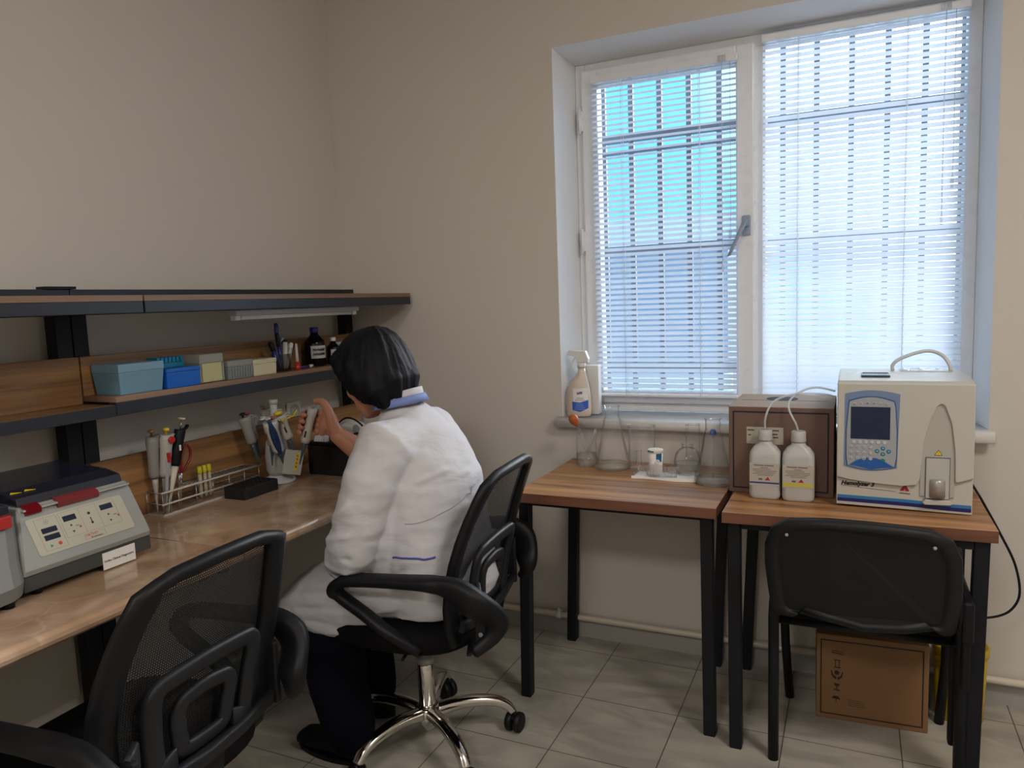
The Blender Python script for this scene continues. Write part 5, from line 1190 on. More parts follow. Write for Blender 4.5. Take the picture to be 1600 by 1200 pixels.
    # lumbar support: nested rounded loops behind the mesh
    def lp(w0, w1, z0, z1, off): 
        pts = [(w1 * .86, z0 + .02), (w1 * .95, (z0 + z1) / 2), (w1, z1 - .03), (w1 - .012, z1 - .006), (w1 - .035, z1), (0, z1 + .004), (-w1 + .035, z1), (-w1 + .012, z1 - .006), (-w1, z1 - .03), (-w1 * .95, (z0 + z1) / 2), (-w1 * .86, z0 + .02), (-w1 * .72, z0), (0, z0 - .004), (w1 * .72, z0)]
        return [Vector((back_x(z) + off, y, z)) for y, z in bez([(p[0], p[1], 0) for p in pts], 4, True) for y, z in [(y, z)]] if False else [Vector((back_x(q.y) + off, q.x, q.y)) for q in bez([Vector((p[0], p[1], 0)) for p in pts], 4, True)]
    b = MB(); b.strap(lp(.0, .120, .475, .690, .034), .026, .014, (1, 0, -.25), closed=True)
    # strap() width runs along x: turn the section so that the broad face looks backwards
    b = MB()
    def band(loop, bw, th):
        k_ = len(loop); rs = []
        for i in range(k_):
            p = loop[i]; tt = (loop[(i + 1) % k_] - loop[i - 1]).normalized(); nn = Vector((1, 0, -.3)); nn = (nn - tt * nn.dot(tt)).normalized(); w = tt.cross(nn).normalized()
            rs.append([p + w * a + nn * c for a, c in ((-bw, -th), (bw, -th), (bw, th * .6), (bw * .6, th), (-bw * .6, th), (-bw, th * .6))])
        b.rings(rs, closed=True)
    band(lp(0, .132, .480, .690, .036), .019, .008); band(lp(0, .070, .520, .632, .038), .017, .007)
    b.strap([Vector((back_x(.49) + .036, -.20, .50)), Vector((back_x(.48) + .042, -.10, .484)), Vector((back_x(.475) + .044, 0, .478)), Vector((back_x(.48) + .042, .10, .484)), Vector((back_x(.49) + .036, .20, .50))], .034, .016, (.25, 0, 1))
    for q in (-1, 1): b.strap([Vector((back_x(.55) + .036, q * .126, .50)), Vector((back_x(.52) + .040, q * .075, .52))], .04, .012, (0, 0, 1))
    put('lumbar_support', b, M_blkg, **P)
    b = MB(); b.strap([(.06, 0, .405), (.16, 0, .400), (.225, 0, .425), (back_x(.48) + .040, 0, .48)], .09, .016, (0, 1, 0)); put('back_bracket', b, M_blk, **P)
    # arm loops
    pts = [(.110, .425), (.036, .490), (-.036, .536), (-.106, .576), (-.124, .604), (-.095, .630), (-.02, .640), (.08, .646), (.19, .650), (.262, .640), (.325, .606), (.366, .552), (.360, .512), (.315, .476)]
    for q in (-1, 1):
        path = []
        for x, z in pts:
            y = .268 + (.012 if z > .6 else 0) - (.045 if z < .46 else 0) - (.03 if x > .35 else 0); x_ = x if x < .1 else .1 + (x - .1) * (.62 if q > 0 else .92); path.append(Vector((x_, q * y, z)))
        path = bez(path, 4); k_ = len(path)
        ws = [.036 + .016 * math.sin(PI * min(1, max(0, (i / k_ - .45) / .5))) for i in range(k_)]
        b = MB(); rs = []
        for i in range(k_):
            p = path[i]; tt = (path[min(i + 1, k_ - 1)] - path[max(i - 1, 0)]).normalized(); yv = Vector((0, 1, 0)); up = tt.cross(yv).normalized(); f = i / (k_ - 1)
            a = .028 if .25 < f < .62 else .021; c = .0145 + (.024 * math.exp(-((f - .78) / .13) ** 2))
            rs.append([p + yv * (a * u_) + up * (c * v_) for u_, v_ in ((-1, -.5), (-.6, -1), (.6, -1), (1, -.5), (1, .5), (.6, 1), (-.6, 1), (-1, .5))])
        b.rings(rs); arm = put('armrest', b, M_blk, **P)
        xr = .30 if q < 0 else .215; b = MB(); b.box((xr - .018, q * .228 - .008, .47), (xr + .014, q * .228 + .008, .62), .004); b.strap([(xr, q * .236, .60), (xr - .02, q * .200, .61)], .05, .014, (0, 0, 1)); b.strap([(xr, q * .232, .49), (xr - .08, q * .14, .412)], .045, .014, (0, .5, 1)); put('arm_bracket', b, M_blkg, **P)
        for z_ in (.505, .565):
            b = MB(); b.lathe([(.007, 0), (.007, .003), (.004, .004)], (xr, q * .236, z_), 10, (0, q, 0)); put('screw', b, M_grey, **P)
    return t
ch1 = office_chair((-1.21, 1.89, 0), math.radians(4), 'black mesh office chair with chrome base that the person in white is sitting on')
ch2 = dup(ch1, (-1.435, 1.025, 0), 'empty black mesh office chair at the lower left, seen from behind before the centrifuge', math.radians(2))

# ================================================================ VISITOR CHAIR (right)
t = thing('visitor_chair', 'black stacking visitor chair with plastic back shell pushed under the analyser table', 'chair', (.035, 2.35, 0))
def vy(z): return 2.165 - .11 * max(0, (z - .45)) / .35        # back leans towards the camera
b = MB(); pts = [(-.217, .700), (-.200, .752), (-.155, .781), (-.06, .792), (.03, .793), (.12, .789), (.185, .781), (.230, .757), (.252, .705), (.258, .62), (.256, .55), (.250, .487), (.240, .476), (.222, .476), (.206, .490), (.135, .470), (.035, .461), (-.06, .479), (-.140, .492), (-.150, .474), (-.190, .474), (-.205, .487), (-.213, .56), (-.219, .64)]
cx_, cz_ = .02, .63; rings_ = []
for s, d in ((1.0, -.014), (1.0, .004), (.985, .012), (.90, .020), (.86, .017), (.84, .010)):
    rings_.append([(cx_ + (x - cx_) * s, vy(cz_ + (z - cz_) * s) - d - .022 * (1 - ((x - cx_) / .24) ** 2), cz_ + (z - cz_) * s) for x, z in pts])
b.rings(rings_, cap0=True, cap1=True, smooth=True); put('back_shell', b, mat('black_shell_plastic', (.009, .010, .012), .55, spec=.35), t)
b = MB(); rr = [[(cx_ + (x - cx_) * s, vy(cz_ + (z - cz_) * s) + d - .022 * (1 - ((x - cx_) / .24) ** 2), cz_ + (z - cz_) * s) for x, z in pts] for s, d in ((.985, .0145), (.98, .030), (.92, .042), (.80, .046))]
b.rings(rr); put('back_cushion', b, M_seat, t)
for x in (-.157, .187):
    b = MB(); b.lathe([(.0045, 0), (.0045, .003), (.002, .0045)], (x, vy(.735) - .036, .742), 14, (0, -1, .3)); put('screw', b, M_grey, t)
b = MB(); b.box((-.185, 2.235, .425), (.255, 2.63, .47), .018, seg=3); put('seat', b, M_seat, t)
for x, s in ((-.205, -1), (.272, 1)):
    b = MB(); b.tube([(x, 2.200, .0), (x, 2.208, .30), (x, 2.205, .44), (x * .97, 2.165, .50), (x * .9, 2.140, .60), (x * .88, 2.118, .72)], .0155, 14); put('rear_leg', b, M_steel, t)
    b = MB(); b.tube([(x + (.018 if s < 0 else -.012), 2.582, .0), (x + (.006 if s < 0 else 0), 2.560, .20), (x, 2.545, .40), (x, 2.50, .418), (x, 2.24, .42)], .0145, 14); put('front_leg', b, M_steel, t)
b = MB(); b.tube([(-.2, 2.48, .410), (.268, 2.48, .410)], .011, 10); b.tube([(-.2, 2.26, .410), (.268, 2.26, .410)], .011, 10); put('cross_rail', b, M_steel, t)
b = MB(); b.box((.262, 2.14, .46), (.290, 2.47, .575), .008); b.box((.266, 2.15, .33), (.284, 2.20, .46), .004); put('side_bracket', b, M_blk, t)
t = thing('extension_block', 'long black power strip box hanging behind the right table leg', 'power strip', (.268, 2.30, .10))
b = MB(); b.box((.252, 2.275, .10), (.284, 2.31, .56), .006); put('housing', b, M_blk, t)

# ================================================================ PERSON
M_skin = mat('skin', (.50, .235, .15), .5, sub=.12)
def skin_nodes():
    n, L, b = nodes(M_skin); t = n.new('ShaderNodeTexCoord'); nz = n.new('ShaderNodeTexNoise'); nz.inputs['Scale'].default_value = 35; nz.inputs['Detail'].default_value = 4
    mx = n.new('ShaderNodeMix'); mx.data_type = 'RGBA'; mx.inputs['A'].default_value = (.43, .185, .115, 1); mx.inputs['B'].default_value = (.54, .27, .18, 1)
    L.new(t.outputs['Object'], nz.inputs['Vector']); L.new(nz.outputs['Fac'], mx.inputs['Factor']); L.new(mx.outputs['Result'], b.inputs['Base Color'])
skin_nodes()
V = Vector
pers = thing('person', 'person with a dark bob in a white lab coat, sitting and holding up a pipette', 'person', (-1.2, 1.88, 0))
def remeshed(name, b, m, voxel, smooth=6, factor=.5, parent=None):
    o = put(name, b, m, parent)
    r = o.modifiers.new('remesh', 'REMESH'); r.mode = 'VOXEL'; r.voxel_size = voxel; r.use_smooth_shade = True
    s = o.modifiers.new('smooth', 'SMOOTH'); s.factor = factor; s.iterations = smooth
    return o
def bake(o, post=None):
    """apply the modifiers and optionally move the vertices"""
    dg = bpy.context.evaluated_depsgraph_get(); me = bpy.data.meshes.new_from_object(o.evaluated_get(dg)); o.modifiers.clear(); old = o.data; nm = old.name
    mm = old.materials[:]; o.data = me
    bpy.data.meshes.remove(old); me.name = nm
    if not me.materials:
        for m_ in mm: me.materials.append(m_)
    for p in me.polygons: p.use_smooth = True
    if post:
        og = origin_of(o)
        me.update(); nr = [v.normal.copy() for v in me.vertices]
        for v, n_ in zip(me.vertices, nr): v.co = post(v.co + og, n_) - og
    me.update(); return o

# ---- key points
HC = V((-1.332, 1.868, 1.185))                    # head centre
Fd = V((-.88, .20, -.42)).normalized()            # facing
Up = (V((-.25, .02, 1)) - Fd * V((-.25, .02, 1)).dot(Fd)).normalized(); Sd = Fd.cross(Up).normalized()   # Sd: her right (+y side)
def H(f, s, u): return HC + Fd * f + Sd * s + Up * u
# pipette axis held in the right hand
PT = V((-1.664, 1.985, 1.062)); PB = V((-1.742, 1.985, .852)); pu = (PT - PB).normalized()
def PP(f): return PB + (PT - PB) * f
b = MB()
# head
secs = []
def hs(u, f, rf, rs): secs.append((H(f, 0, u), Fd * rf, Sd * rs))
hs(-.122, .060, .010, .010); hs(-.116, .060, .030, .028); hs(-.100, .050, .046, .042); hs(-.075, .034, .064, .056); hs(-.045, .018, .080, .066); hs(-.010, .005, .092, .072); hs(.030, -.004, .099, .076); hs(.065, -.008, .095, .074); hs(.092, -.010, .075, .060); hs(.108, -.012, .045, .038); hs(.114, -.012, .015, .012)
b.loft(secs, 28)
# nose, brow, lips, chin, eyes, ears
b.limb([H(.090, 0, .012), H(.108, 0, -.018), H(.116, 0, -.034)], [.008, .011, .012], 12)
for s in (-1, 1):
    b.ell(H(.106, s * .010, -.038), (.009, .008, .007), 12, 8)
    b.ell(H(.074, s * .032, .006), (.014, .014, .013), 14, 10)
    b.limb([H(.086, s * .014, .026), H(.084, s * .034, .030), H(.072, s * .052, .022)], [.007, .008, .006], 10)
    b.limb([H(.078, s * .010, -.063), H(.086, s * .0, -.062)], [.007, .008], 10)
    b.ell(H(.062, s * .046, -.030), (.020, .018, .022), 12, 8)
    ear = [(H(.0 - .004 * math.cos(a), s * .078, -.012 + .024 * math.sin(a)) + V((0, 0, 0)), .006) for a in [i * PI / 5 for i in range(10)]]
    b.tube([p for p, r in ear], .006, 8, True); b.ell(H(-.004, s * .074, -.012), (.010, .010, .018), 10, 8)
b.limb([H(.088, -.012, -.074), H(.092, 0, -.075), H(.088, .012, -.074)], [.006, .008, .006], 10)
b.ell(H(.078, 0, -.104), (.018, .020, .016), 12, 8)
# neck and trunk
b.limb([H(-.035, 0, -.030), H(-.055, 0, -.085), V((-1.235, 1.868, 1.050)), V((-1.205, 1.87, .98))], [.058, .055, .060, .085], 20)
b.loft([((-1.10, 1.885, .50), V((.12, 0, 0)), V((0, .15, 0))), ((-1.11, 1.885, .56), V((.14, 0, .0)), V((0, .175, 0))), ((-1.125, 1.883, .70), V((.115, 0, 0)), V((0, .145, 0))), ((-1.145, 1.88, .84), V((.11, 0, 0)), V((0, .14, 0))), ((-1.175, 1.877, .96), V((.095, 0, 0)), V((0, .15, 0))), ((-1.20, 1.873, 1.02), V((.06, 0, 0)), V((0, .10, 0)))], 24)
# left arm (near): shoulder, elbow, wrist
LS, LE, LW = V((-1.195, 1.705, 1.005)), V((-1.272, 1.640, .700)), V((-1.420, 1.785, .612))
b.limb([V((-1.19, 1.80, 1.0)), LS, LS.lerp(LE, .5), LE], [.055, .050, .042, .036], 18); b.limb([LE, LE.lerp(LW, .35), LW], [.036, .036, .024], 18)
# right arm (far)
RS, RE, RW = V((-1.235, 2.040, 1.000)), V((-1.440, 2.085, .822)), V((-1.582, 2.000, .958))
b.limb([V((-1.19, 1.95, 1.0)), RS, RS.lerp(RE, .5), RE], [.055, .050, .044, .038], 18)
b.limb([RE, RE.lerp(RW, .35), RE.lerp(RW, .75), RW], [.042, .045, .036, .029], 18)
# thighs and shins inside the trousers
for y0_, kx, ky, kz, ax, ay, az in ((1.80, -1.50, 1.76, .43, -1.435, 1.735, .09), (1.97, -1.56, 2.00, .43, -1.455, 2.0, .09)):
    b.limb([V((-1.14, y0_, .545)), V((-1.32, (y0_ + ky) / 2, .52)), V((kx, ky, kz + .03))], [.085, .075, .058], 18); b.limb([V((kx, ky, kz + .02)), V(((kx + ax) / 2, (ky + ay) / 2, .28)), V((ax, ay, az))], [.055, .052, .035], 16)
# ---- right hand around the pipette
hx = (PP(.80) - RW).normalized()
gx = V((1, 0, 0)); near = V((-.15, -1, 0)).normalized()
K = {}
palm = [RW, RW.lerp(V((-1.622, 2.004, 1.010)), .5), V((-1.624, 2.006, 1.006)), V((-1.630, 2.010, 1.030))]
# palm as a broad lofted slab, standing behind (far side of) the pipette
pd_ = (V((-1.632, 2.008, 1.014)) - RW).normalized(); broad = pu
b.loft([(RW, V((.020, 0, -.012)), V((0, .018, 0))), (RW + (V((-1.618, 2.004, 1.002)) - RW) * .5, V((.016, 0, .028)), V((.0, .016, 0))), (V((-1.628, 2.004, 1.000)), V((.018, 0, .038)), V((0, .017, 0))), (V((-1.655, 2.010, 1.004)), V((.014, .0, .040)), V((0, .013, 0)))], 20)
b.limb([V((-1.612, 1.990, 1.022)), V((-1.626, 1.988, .992)), V((-1.640, 1.992, .968))], [.018, .020, .014], 16)
b.limb([RW + V((0, -.004, .004)), V((-1.605, 1.988, 1.010))], [.020, .017], 14)
b.limb([V((-1.594, 1.996, .985)), V((-1.606, 1.996, 1.018)), V((-1.622, 1.998, 1.042))], [.022, .021, .016], 16)
fing = []
for i, (off, L_, r_) in enumerate(((.860, 1.0, .0100), (.755, 1.06, .0102), (.655, 1.0, .0098), (.565, .86, .0086))):
    c = PP(off); k0 = c + V((.020, .028, -.004)); p1 = c + V((-.014, .030, .002)); p2 = c + V((-.0335 * L_, .008, .000)); p3 = c + V((-.026, -.016, -.002)); p4 = c + V((-.012, -.0215, -.004))
    b.limb(bez([k0, p1, p2, p3, p4], 4), [r_ * (1.12 - .30 * j / 16) for j in range(17)], 14); fing.append((p3, p4, r_))
# thumb: leaves the side of the palm near its base, presses the plunger button
th = [RW + V((.000, -.008, .014)), V((-1.590, 1.984, 1.008)), V((-1.599, 1.980, 1.044)), V((-1.620, 1.980, 1.073)), V((-1.655, 1.985, 1.074))]
b.limb(bez(th, 4), [.021, .0205, .020, .019, .018, .017, .0162, .0155, .0148, .0142, .0136, .013, .0125, .012, .0115, .011, .010], 16)
# ---- left hand resting in the lap
lh = LW; ld = V((-.40, .90, -.18)).normalized(); ls = ld.cross(V((0, 0, 1))).normalized()
b.loft([(lh, ls * .022, V((0, 0, .016))), (lh + ld * .04, ls * .034, V((0, 0, .016))), (lh + ld * .085, ls * .038, V((0, 0, .013)))], 18)
for i, (o_, L_) in enumerate(((-.028, .066), (-.010, .078), (.010, .072), (.028, .056))):
    s0 = lh + ld * .082 + ls * o_; b.limb(bez([s0, s0 + ld * L_ * .5 + V((0, 0, -.003)), s0 + ld * L_ * .85 + V((0, 0, -.014)), s0 + ld * L_ + V((0, 0, -.026))], 3), [.0088 - .0018 * j / 9 for j in range(10)], 12)
b.limb(bez([lh + ld * .02 - ls * .022, lh + ld * .05 - ls * .045, lh + ld * .085 - ls * .056 + V((0, 0, -.008))], 4), [.012 - .003 * j / 8 for j in range(9)], 12)
body = remeshed('body', b, M_skin, .0034, 3, .5, pers)
bpy.context.view_layer.update()
bake(body)
# nails on the visible fingertips and thumb
b = MB()
for p3, p4, r_ in fing:
    d = (p4 - p3).normalized(); q = V((-.3, -1, .1)); q = (q - d * q.dot(d)).normalized(); s = d.cross(q)
    c = p4 + q * r_ * .80; Mx = Matrix(((s.x * .0045, d.x * .0055, q.x * .0015), (s.y * .0045, d.y * .0055, q.y * .0015), (s.z * .0045, d.z * .0055, q.z * .0015))); b.ell(c, (1, 1, 1), 10, 6, Mx)
put('fingernails', b, mat('nail', (.52, .27, .22), .3), body)
# eyes and lips (seen from other sides)
b = MB()
for s in (-1, 1): b.ell(H(.0785, s * .0325, .004), (.0115, .0115, .0115), 16, 10)
put('eyes', b, mat('eye_white', (.7, .68, .65), .2), body)
b = MB()
for s in (-1, 1): b.ell(H(.0865, s * .0325, .002), (.0048, .0048, .0048), 12, 8)
put('irises', b, mat('dark_iris', (.03, .015, .008), .15), body)
b = MB(); b.limb([H(.090, -.020, -.064), H(.0965, -.007, -.061), H(.0965, .007, -.061), H(.090, .020, -.064)], [.003, .0045, .0045, .003], 10); b.limb([H(.088, -.018, -.068), H(.0955, 0, -.071), H(.088, .018, -.068)], [.003, .0055, .003], 10); put('lips', b, mat('lip', (.40, .12, .10), .4), body)

# ---- hair: rounded bob
def hair_mat():
    m = mat('black_hair', (.004, .0045, .007), .6, spec=.18); n, L, bb = nodes(m)
    t = n.new('ShaderNodeTexCoord'); mp = n.new('ShaderNodeMapping'); mp.inputs['Scale'].default_value = (90, 90, 7); L.new(t.outputs['Object'], mp.inputs['Vector'])
    nz = n.new('ShaderNodeTexNoise'); nz.inputs['Scale'].default_value = 1; nz.inputs['Detail'].default_value = 5; L.new(mp.outputs[0], nz.inputs['Vector'])
    bp = n.new('ShaderNodeBump'); bp.inputs['Strength'].default_value = .5; bp.inputs['Distance'].default_value = .004; L.new(nz.outputs['Fac'], bp.inputs['Height']); L.new(bp.outputs[0], bb.inputs['Normal'])
    return m
M_hair = hair_mat()
b = MB()
def hr(u, f, rf, rs): return (H(f, 0, u), Fd * rf, Sd * rs)
b.loft([hr(-.078, -.050, .060, .070), hr(-.070, -.048, .078, .088), hr(-.045, -.044, .090, .104), hr(-.005, -.036, .100, .108), hr(.035, -.024, .110, .106), hr(.072, -.014, .110, .098), hr(.100, -.012, .094, .082), hr(.122, -.014, .064, .056), hr(.132, -.014, .024, .022)], 32)
# side locks in front of the ears and the fringe
for s in (-1, 1):
    b.limb([H(.030, s * .078, .060), H(.014, s * .092, .010), H(-.006, s * .094, -.040), H(-.014, s * .086, -.086)], [.028, .024, .022, .010], 14)
    b.limb([H(-.040, s * .060, -.02), H(-.050, s * .070, -.07), H(-.046, s * .060, -.112)], [.045, .040, .020], 14)
    b.limb([H(-.030, s * .088, .02), H(-.035, s * .096, -.03), H(-.036, s * .084, -.088)], [.030, .030, .016], 14)
    b.limb([H(.062, s * .058, .075), H(.080, s * .056, .045)], [.026, .014], 12)
b.limb([H(.060, -.04, .085), H(.086, -.030, .062), H(.100, -.022, .036)], [.026, .020, .008], 12); b.limb([H(.060, .04, .085), H(.086, .030, .062), H(.100, .022, .036)], [.026, .020, .008], 12); b.limb([H(.064, 0, .09), H(.095, 0, .066), H(.108, 0, .040)], [.026, .018, .008], 12)
b.limb([H(-.075, 0, .0), H(-.085, .0, -.045), H(-.072, 0, -.090)], [.05, .048, .026], 14); b.limb([H(-.070, 0, -.03), H(-.078, 0, -.08), H(-.070, 0, -.118)], [.045, .042, .020], 14)
b.limb([H(-.055, -.075, -.03), H(-.068, -.072, -.08), H(-.064, -.062, -.116)], [.038, .036, .020], 14)
for q_ in (-.035, 0, .035): b.limb([H(-.085, q_, -.02), H(-.098, q_, -.070), H(-.094, q_ * .9, -.108)], [.042, .038, .018], 14)
hair = remeshed('hair', b, M_hair, .0055, 5, .5, pers); bpy.context.view_layer.update()
def hairpost(co, n_):
    p = co - HC; a = math.atan2(p.y, p.x); k = noise.noise(V((a * 7, p.z * 6, 2.0))) * .0045 + noise.noise(V((a * 26, p.z * 9, 5.0))) * .0022
    return co + n_ * k
bake(hair, hairpost)
# loose strands on the crown and tips
b = MB(); rng = random.Random(11)
for i in range(70):
    a = rng.uniform(0, 2 * PI); rr = rng.uniform(.2, 1.0); u0 = .128 - .035 * rr ** 2
    p0 = H(-.014 + .070 * rr * math.cos(a), .062 * rr * math.sin(a), u0); out = (p0 - HC).normalized(); L_ = rng.uniform(.02, .045); sd = V((rng.uniform(-1, 1), rng.uniform(-1, 1), rng.uniform(-.3, .2))) * .5
    b.tube(bez([p0 - out * .004, p0 + out * .005 + sd * L_ * .5, p0 + out * .003 + sd * L_ * 1.1 + Up * -.006], 3), .00055, 4)
for i in range(60):
    a = rng.uniform(0, 2 * PI); p0 = H(-.045 + .080 * math.cos(a), .095 * math.sin(a), -.045 - .02 * rng.random()); sd = V((rng.uniform(-.4, .4), rng.uniform(-.4, .4), -1)) * rng.uniform(.015, .03)
    b.tube([p0, p0 + sd * .6, p0 + sd], [.0012, .0008, .0003], 4)
put('loose_strands', b, M_hair, hair)

# ---- lab coat
def coat_mat():
    m = mat('white_lab_coat_cotton', (.52, .512, .545), .85, spec=.2); n, L, bb = nodes(m)
    t = n.new('ShaderNodeTexCoord')
    f1 = n.new('ShaderNodeTexNoise'); f1.inputs['Scale'].default_value = 7; f1.inputs['Detail'].default_value = 4; f1.inputs['Distortion'].default_value = 1.2
    mp = n.new('ShaderNodeMapping'); mp.inputs['Rotation'].default_value = (.3, .6, .2); mp.inputs['Scale'].default_value = (1, 1, 2.6); L.new(t.outputs['Object'], mp.inputs['Vector']); L.new(mp.outputs[0], f1.inputs['Vector'])
    f2 = n.new('ShaderNodeTexNoise'); f2.inputs['Scale'].default_value = 420; L.new(t.outputs['Object'], f2.inputs['Vector'])
    b1 = n.new('ShaderNodeBump'); b1.inputs['Strength'].default_value = .35; b1.inputs['Distance'].default_value = .012; L.new(f1.outputs['Fac'], b1.inputs['Height'])
    b2 = n.new('ShaderNodeBump'); b2.inputs['Strength'].default_value = .08; b2.inputs['Distance'].default_value = .001; L.new(f2.outputs['Fac'], b2.inputs['Height']); L.new(b1.outputs[0], b2.inputs['Normal']); L.new(b2.outputs[0], bb.inputs['Normal'])
    return m
M_coat = coat_mat()
b = MB()
def ts(x, y, z, rx, ry, tx=0, tz=0): return ((x, y, z), V((rx, 0, tx)), V((0, ry, tz)))
b.loft([ts(-1.135, 1.885, .500, .150, .205), ts(-1.130, 1.885, .56, .165, .215), ts(-1.130, 1.878, .64, .152, .212), ts(-1.130, 1.875, .72, .138, .204), ts(-1.136, 1.875, .80, .138, .202), ts(-1.150, 1.876, .88, .138, .196), ts(-1.172, 1.878, .95, .126, .188), ts(-1.192, 1.875, 1.01, .105, .175), ts(-1.208, 1.873, 1.050, .085, .130), ts(-1.222, 1.871, 1.080, .070, .080), ts(-1.230, 1.870, 1.092, .060, .066)], 36)
b.limb([V((-1.19, 1.80, .985)), V((-1.195, 1.712, .990)), V((-1.215, 1.668, .90)), V((-1.245, 1.648, .80)), V((-1.272, 1.642, .715))], [.085, .088, .080, .074, .070], 24)
b.limb([V((-1.272, 1.642, .712)), V((-1.32, 1.680, .670)), V((-1.390, 1.745, .636))], [.070, .066, .052], 24)
b.limb([V((-1.19, 1.95, .99)), V((-1.232, 2.035, .985)), V((-1.32, 2.062, .92)), V((-1.400, 2.082, .862))], [.085, .080, .070, .064], 24)
b.limb([V((-1.400, 2.082, .862)), V((-1.445, 2.080, .838)), V((-1.475, 2.063, .862))], [.062, .056, .050], 22)
b.limb([V((-1.17, 1.73, .82)), V((-1.20, 1.72, .72)), V((-1.22, 1.735, .62)), V((-1.28, 1.75, .58))], [.060, .066, .066, .06], 20)
# skirt of the coat over the thighs
b.loft([((-1.08, 1.885, .565), V((0, .205, 0)), V((0, 0, .110))), ((-1.18, 1.882, .556), V((0, .222, 0)), V((0, 0, .100))), ((-1.30, 1.875, .545), V((0, .228, 0)), V((0, 0, .092))), ((-1.42, 1.872, .535), V((0, .222, 0)), V((0, 0, .084))), ((-1.52, 1.87, .515), V((0, .212, 0)), V((0, 0, .080))), ((-1.60, 1.868, .480), V((-.018, .200, 0)), V((0, 0, .070))), ((-1.635, 1.866, .455), V((0, .180, 0)), V((0, 0, .050)))], 36)
# hem falling over the near thigh and the knees
b.loft([((-1.24, 1.690, .505), V((0, .030, 0)), V((0, 0, .050))), ((-1.36, 1.682, .480), V((0, .034, 0)), V((0, 0, .062))), ((-1.48, 1.690, .474), V((0, .040, 0)), V((0, 0, .058))), ((-1.58, 1.720, .470), V((0, .050, 0)), V((0, 0, .050)))], 20)
coat = remeshed('lab_coat', b, M_coat, .0062, 8, .5, pers); bpy.context.view_layer.update()
def fold(co, c, d, w, h, L_):
    """one soft ridge along direction d through point c"""
    p = co - c; al = p.dot(d)
    if abs(al) > L_ * 1.6: return 0
    pr = (p - d * al).length; side_ = 1
    return h * math.exp(-(pr / w) ** 2) * math.exp(-(al / L_) ** 4)
def FR(c, e, w, h):
    c = V(c); e = V(e); return ((c + e) / 2, (e - c).normalized(), w, h, (e - c).length / 2)
FOLDS = [FR((-1.06, 1.72, .93), (-1.03, 1.86, .99), .010, .008), FR((-1.09, 1.70, .90), (-1.04, 1.80, .92), .009, .007), FR((-1.08, 1.70, .865), (-1.01, 1.90, .905), .010, .008), FR((-1.10, 1.70, .83), (-1.00, 1.88, .845), .009, -.007),
         FR((-1.12, 1.70, .775), (-.99, 1.86, .835), .007, -.010), FR((-1.14, 1.70, .735), (-1.0, 1.86, .765), .010, .007), FR((-1.15, 1.70, .69), (-1.0, 1.84, .70), .010, .008), FR((-1.16, 1.70, .665), (-1.03, 1.80, .665), .008, -.008), FR((-1.17, 1.69, .635), (-1.05, 1.76, .625), .010, .008),
         FR((-1.12, 1.66, .60), (-1.0, 1.78, .60), .010, .009), FR((-1.10, 1.68, .575), (-1.0, 1.78, .57), .008, -.008), FR((-1.20, 1.66, .60), (-1.12, 1.67, .66), .010, -.009), FR((-1.09, 1.70, .75), (-1.02, 1.78, .78), .010, .009), FR((-1.31, 1.60, .80), (-1.22, 1.57, .86), .012, .007), FR((-1.33, 1.60, .745), (-1.22, 1.57, .775), .010, .009), FR((-1.34, 1.61, .705), (-1.22, 1.57, .70), .009, -.008), FR((-1.36, 1.62, .675), (-1.24, 1.59, .655), .009, .008), FR((-1.37, 1.64, .645), (-1.27, 1.61, .630), .008, -.007), FR((-1.13, 1.62, .98), (-1.10, 1.66, .90), .010, -.007), FR((-1.18, 1.60, 1.00), (-1.14, 1.60, .92), .014, .006),
         FR((-1.60, 1.68, .50), (-1.40, 1.66, .53), .012, .008), FR((-1.58, 1.67, .46), (-1.38, 1.65, .47), .010, -.008), FR((-1.50, 1.66, .54), (-1.28, 1.66, .57), .012, .008), FR((-1.42, 1.65, .50), (-1.15, 1.66, .53), .012, .007), FR((-1.45, 1.65, .43), (-1.25, 1.65, .455), .010, .010), FR((-1.10, 2.0, .95), (-1.03, 1.88, .92), .014, .006)]
def coatpost(co, n_):
    k = .0065 * noise.noise(V((co.x * 9, co.y * 7, co.z * 17))) + .0030 * noise.noise(V((co.x * 26, co.y * 20, co.z * 38)))
    for f in FOLDS: k += fold(co, *f)
    # seams (back yoke / armhole) as fine grooves
    return co + n_ * k
bake(coat, coatpost)
# waist seam, belt edge and collar
from mathutils.bvhtree import BVHTree
def drape(obj, pts, lift=.0015, n=8):
    """project a polyline onto the coat from outside towards the body axis"""
    dg = bpy.context.evaluated_depsgraph_get(); og = origin_of(obj); bv = BVHTree.FromPolygons([v.co + og for v in obj.data.vertices], [p.vertices[:] for p in obj.data.polygons]); out = []
    for p in bez([V(p) for p in pts], n):
        loc, nr, i, d = bv.find_nearest(p)
        if loc is not None: out.append(loc + nr * lift)
    return out
b = MB(); b.tube(drape(coat, [(-1.12, 1.69, .785), (-1.08, 1.70, .790), (-1.03, 1.76, .812), (-.99, 1.83, .838), (-.98, 1.90, .86)], .0002), .0014, 6); put('waist_seam', b, mat('seam_shadow_thread', (.30, .29, .32), .9), coat)
b = MB(); b.tube(drape(coat, [(-1.16, 1.69, .690), (-1.11, 1.69, .690), (-1.06, 1.72, .688)], .0012), .0028, 6); put('pocket_piping', b, mat('blue_piping', (.06, .08, .34), .8), coat)
b = MB(); b.tube(drape(coat, [(-1.40, 1.60, .63), (-1.38, 1.63, .605), (-1.36, 1.67, .595)], .0015), .003, 6); put('cuff_edge', b, mat('blue_cuff_piping', (.22, .25, .42), .8), coat)
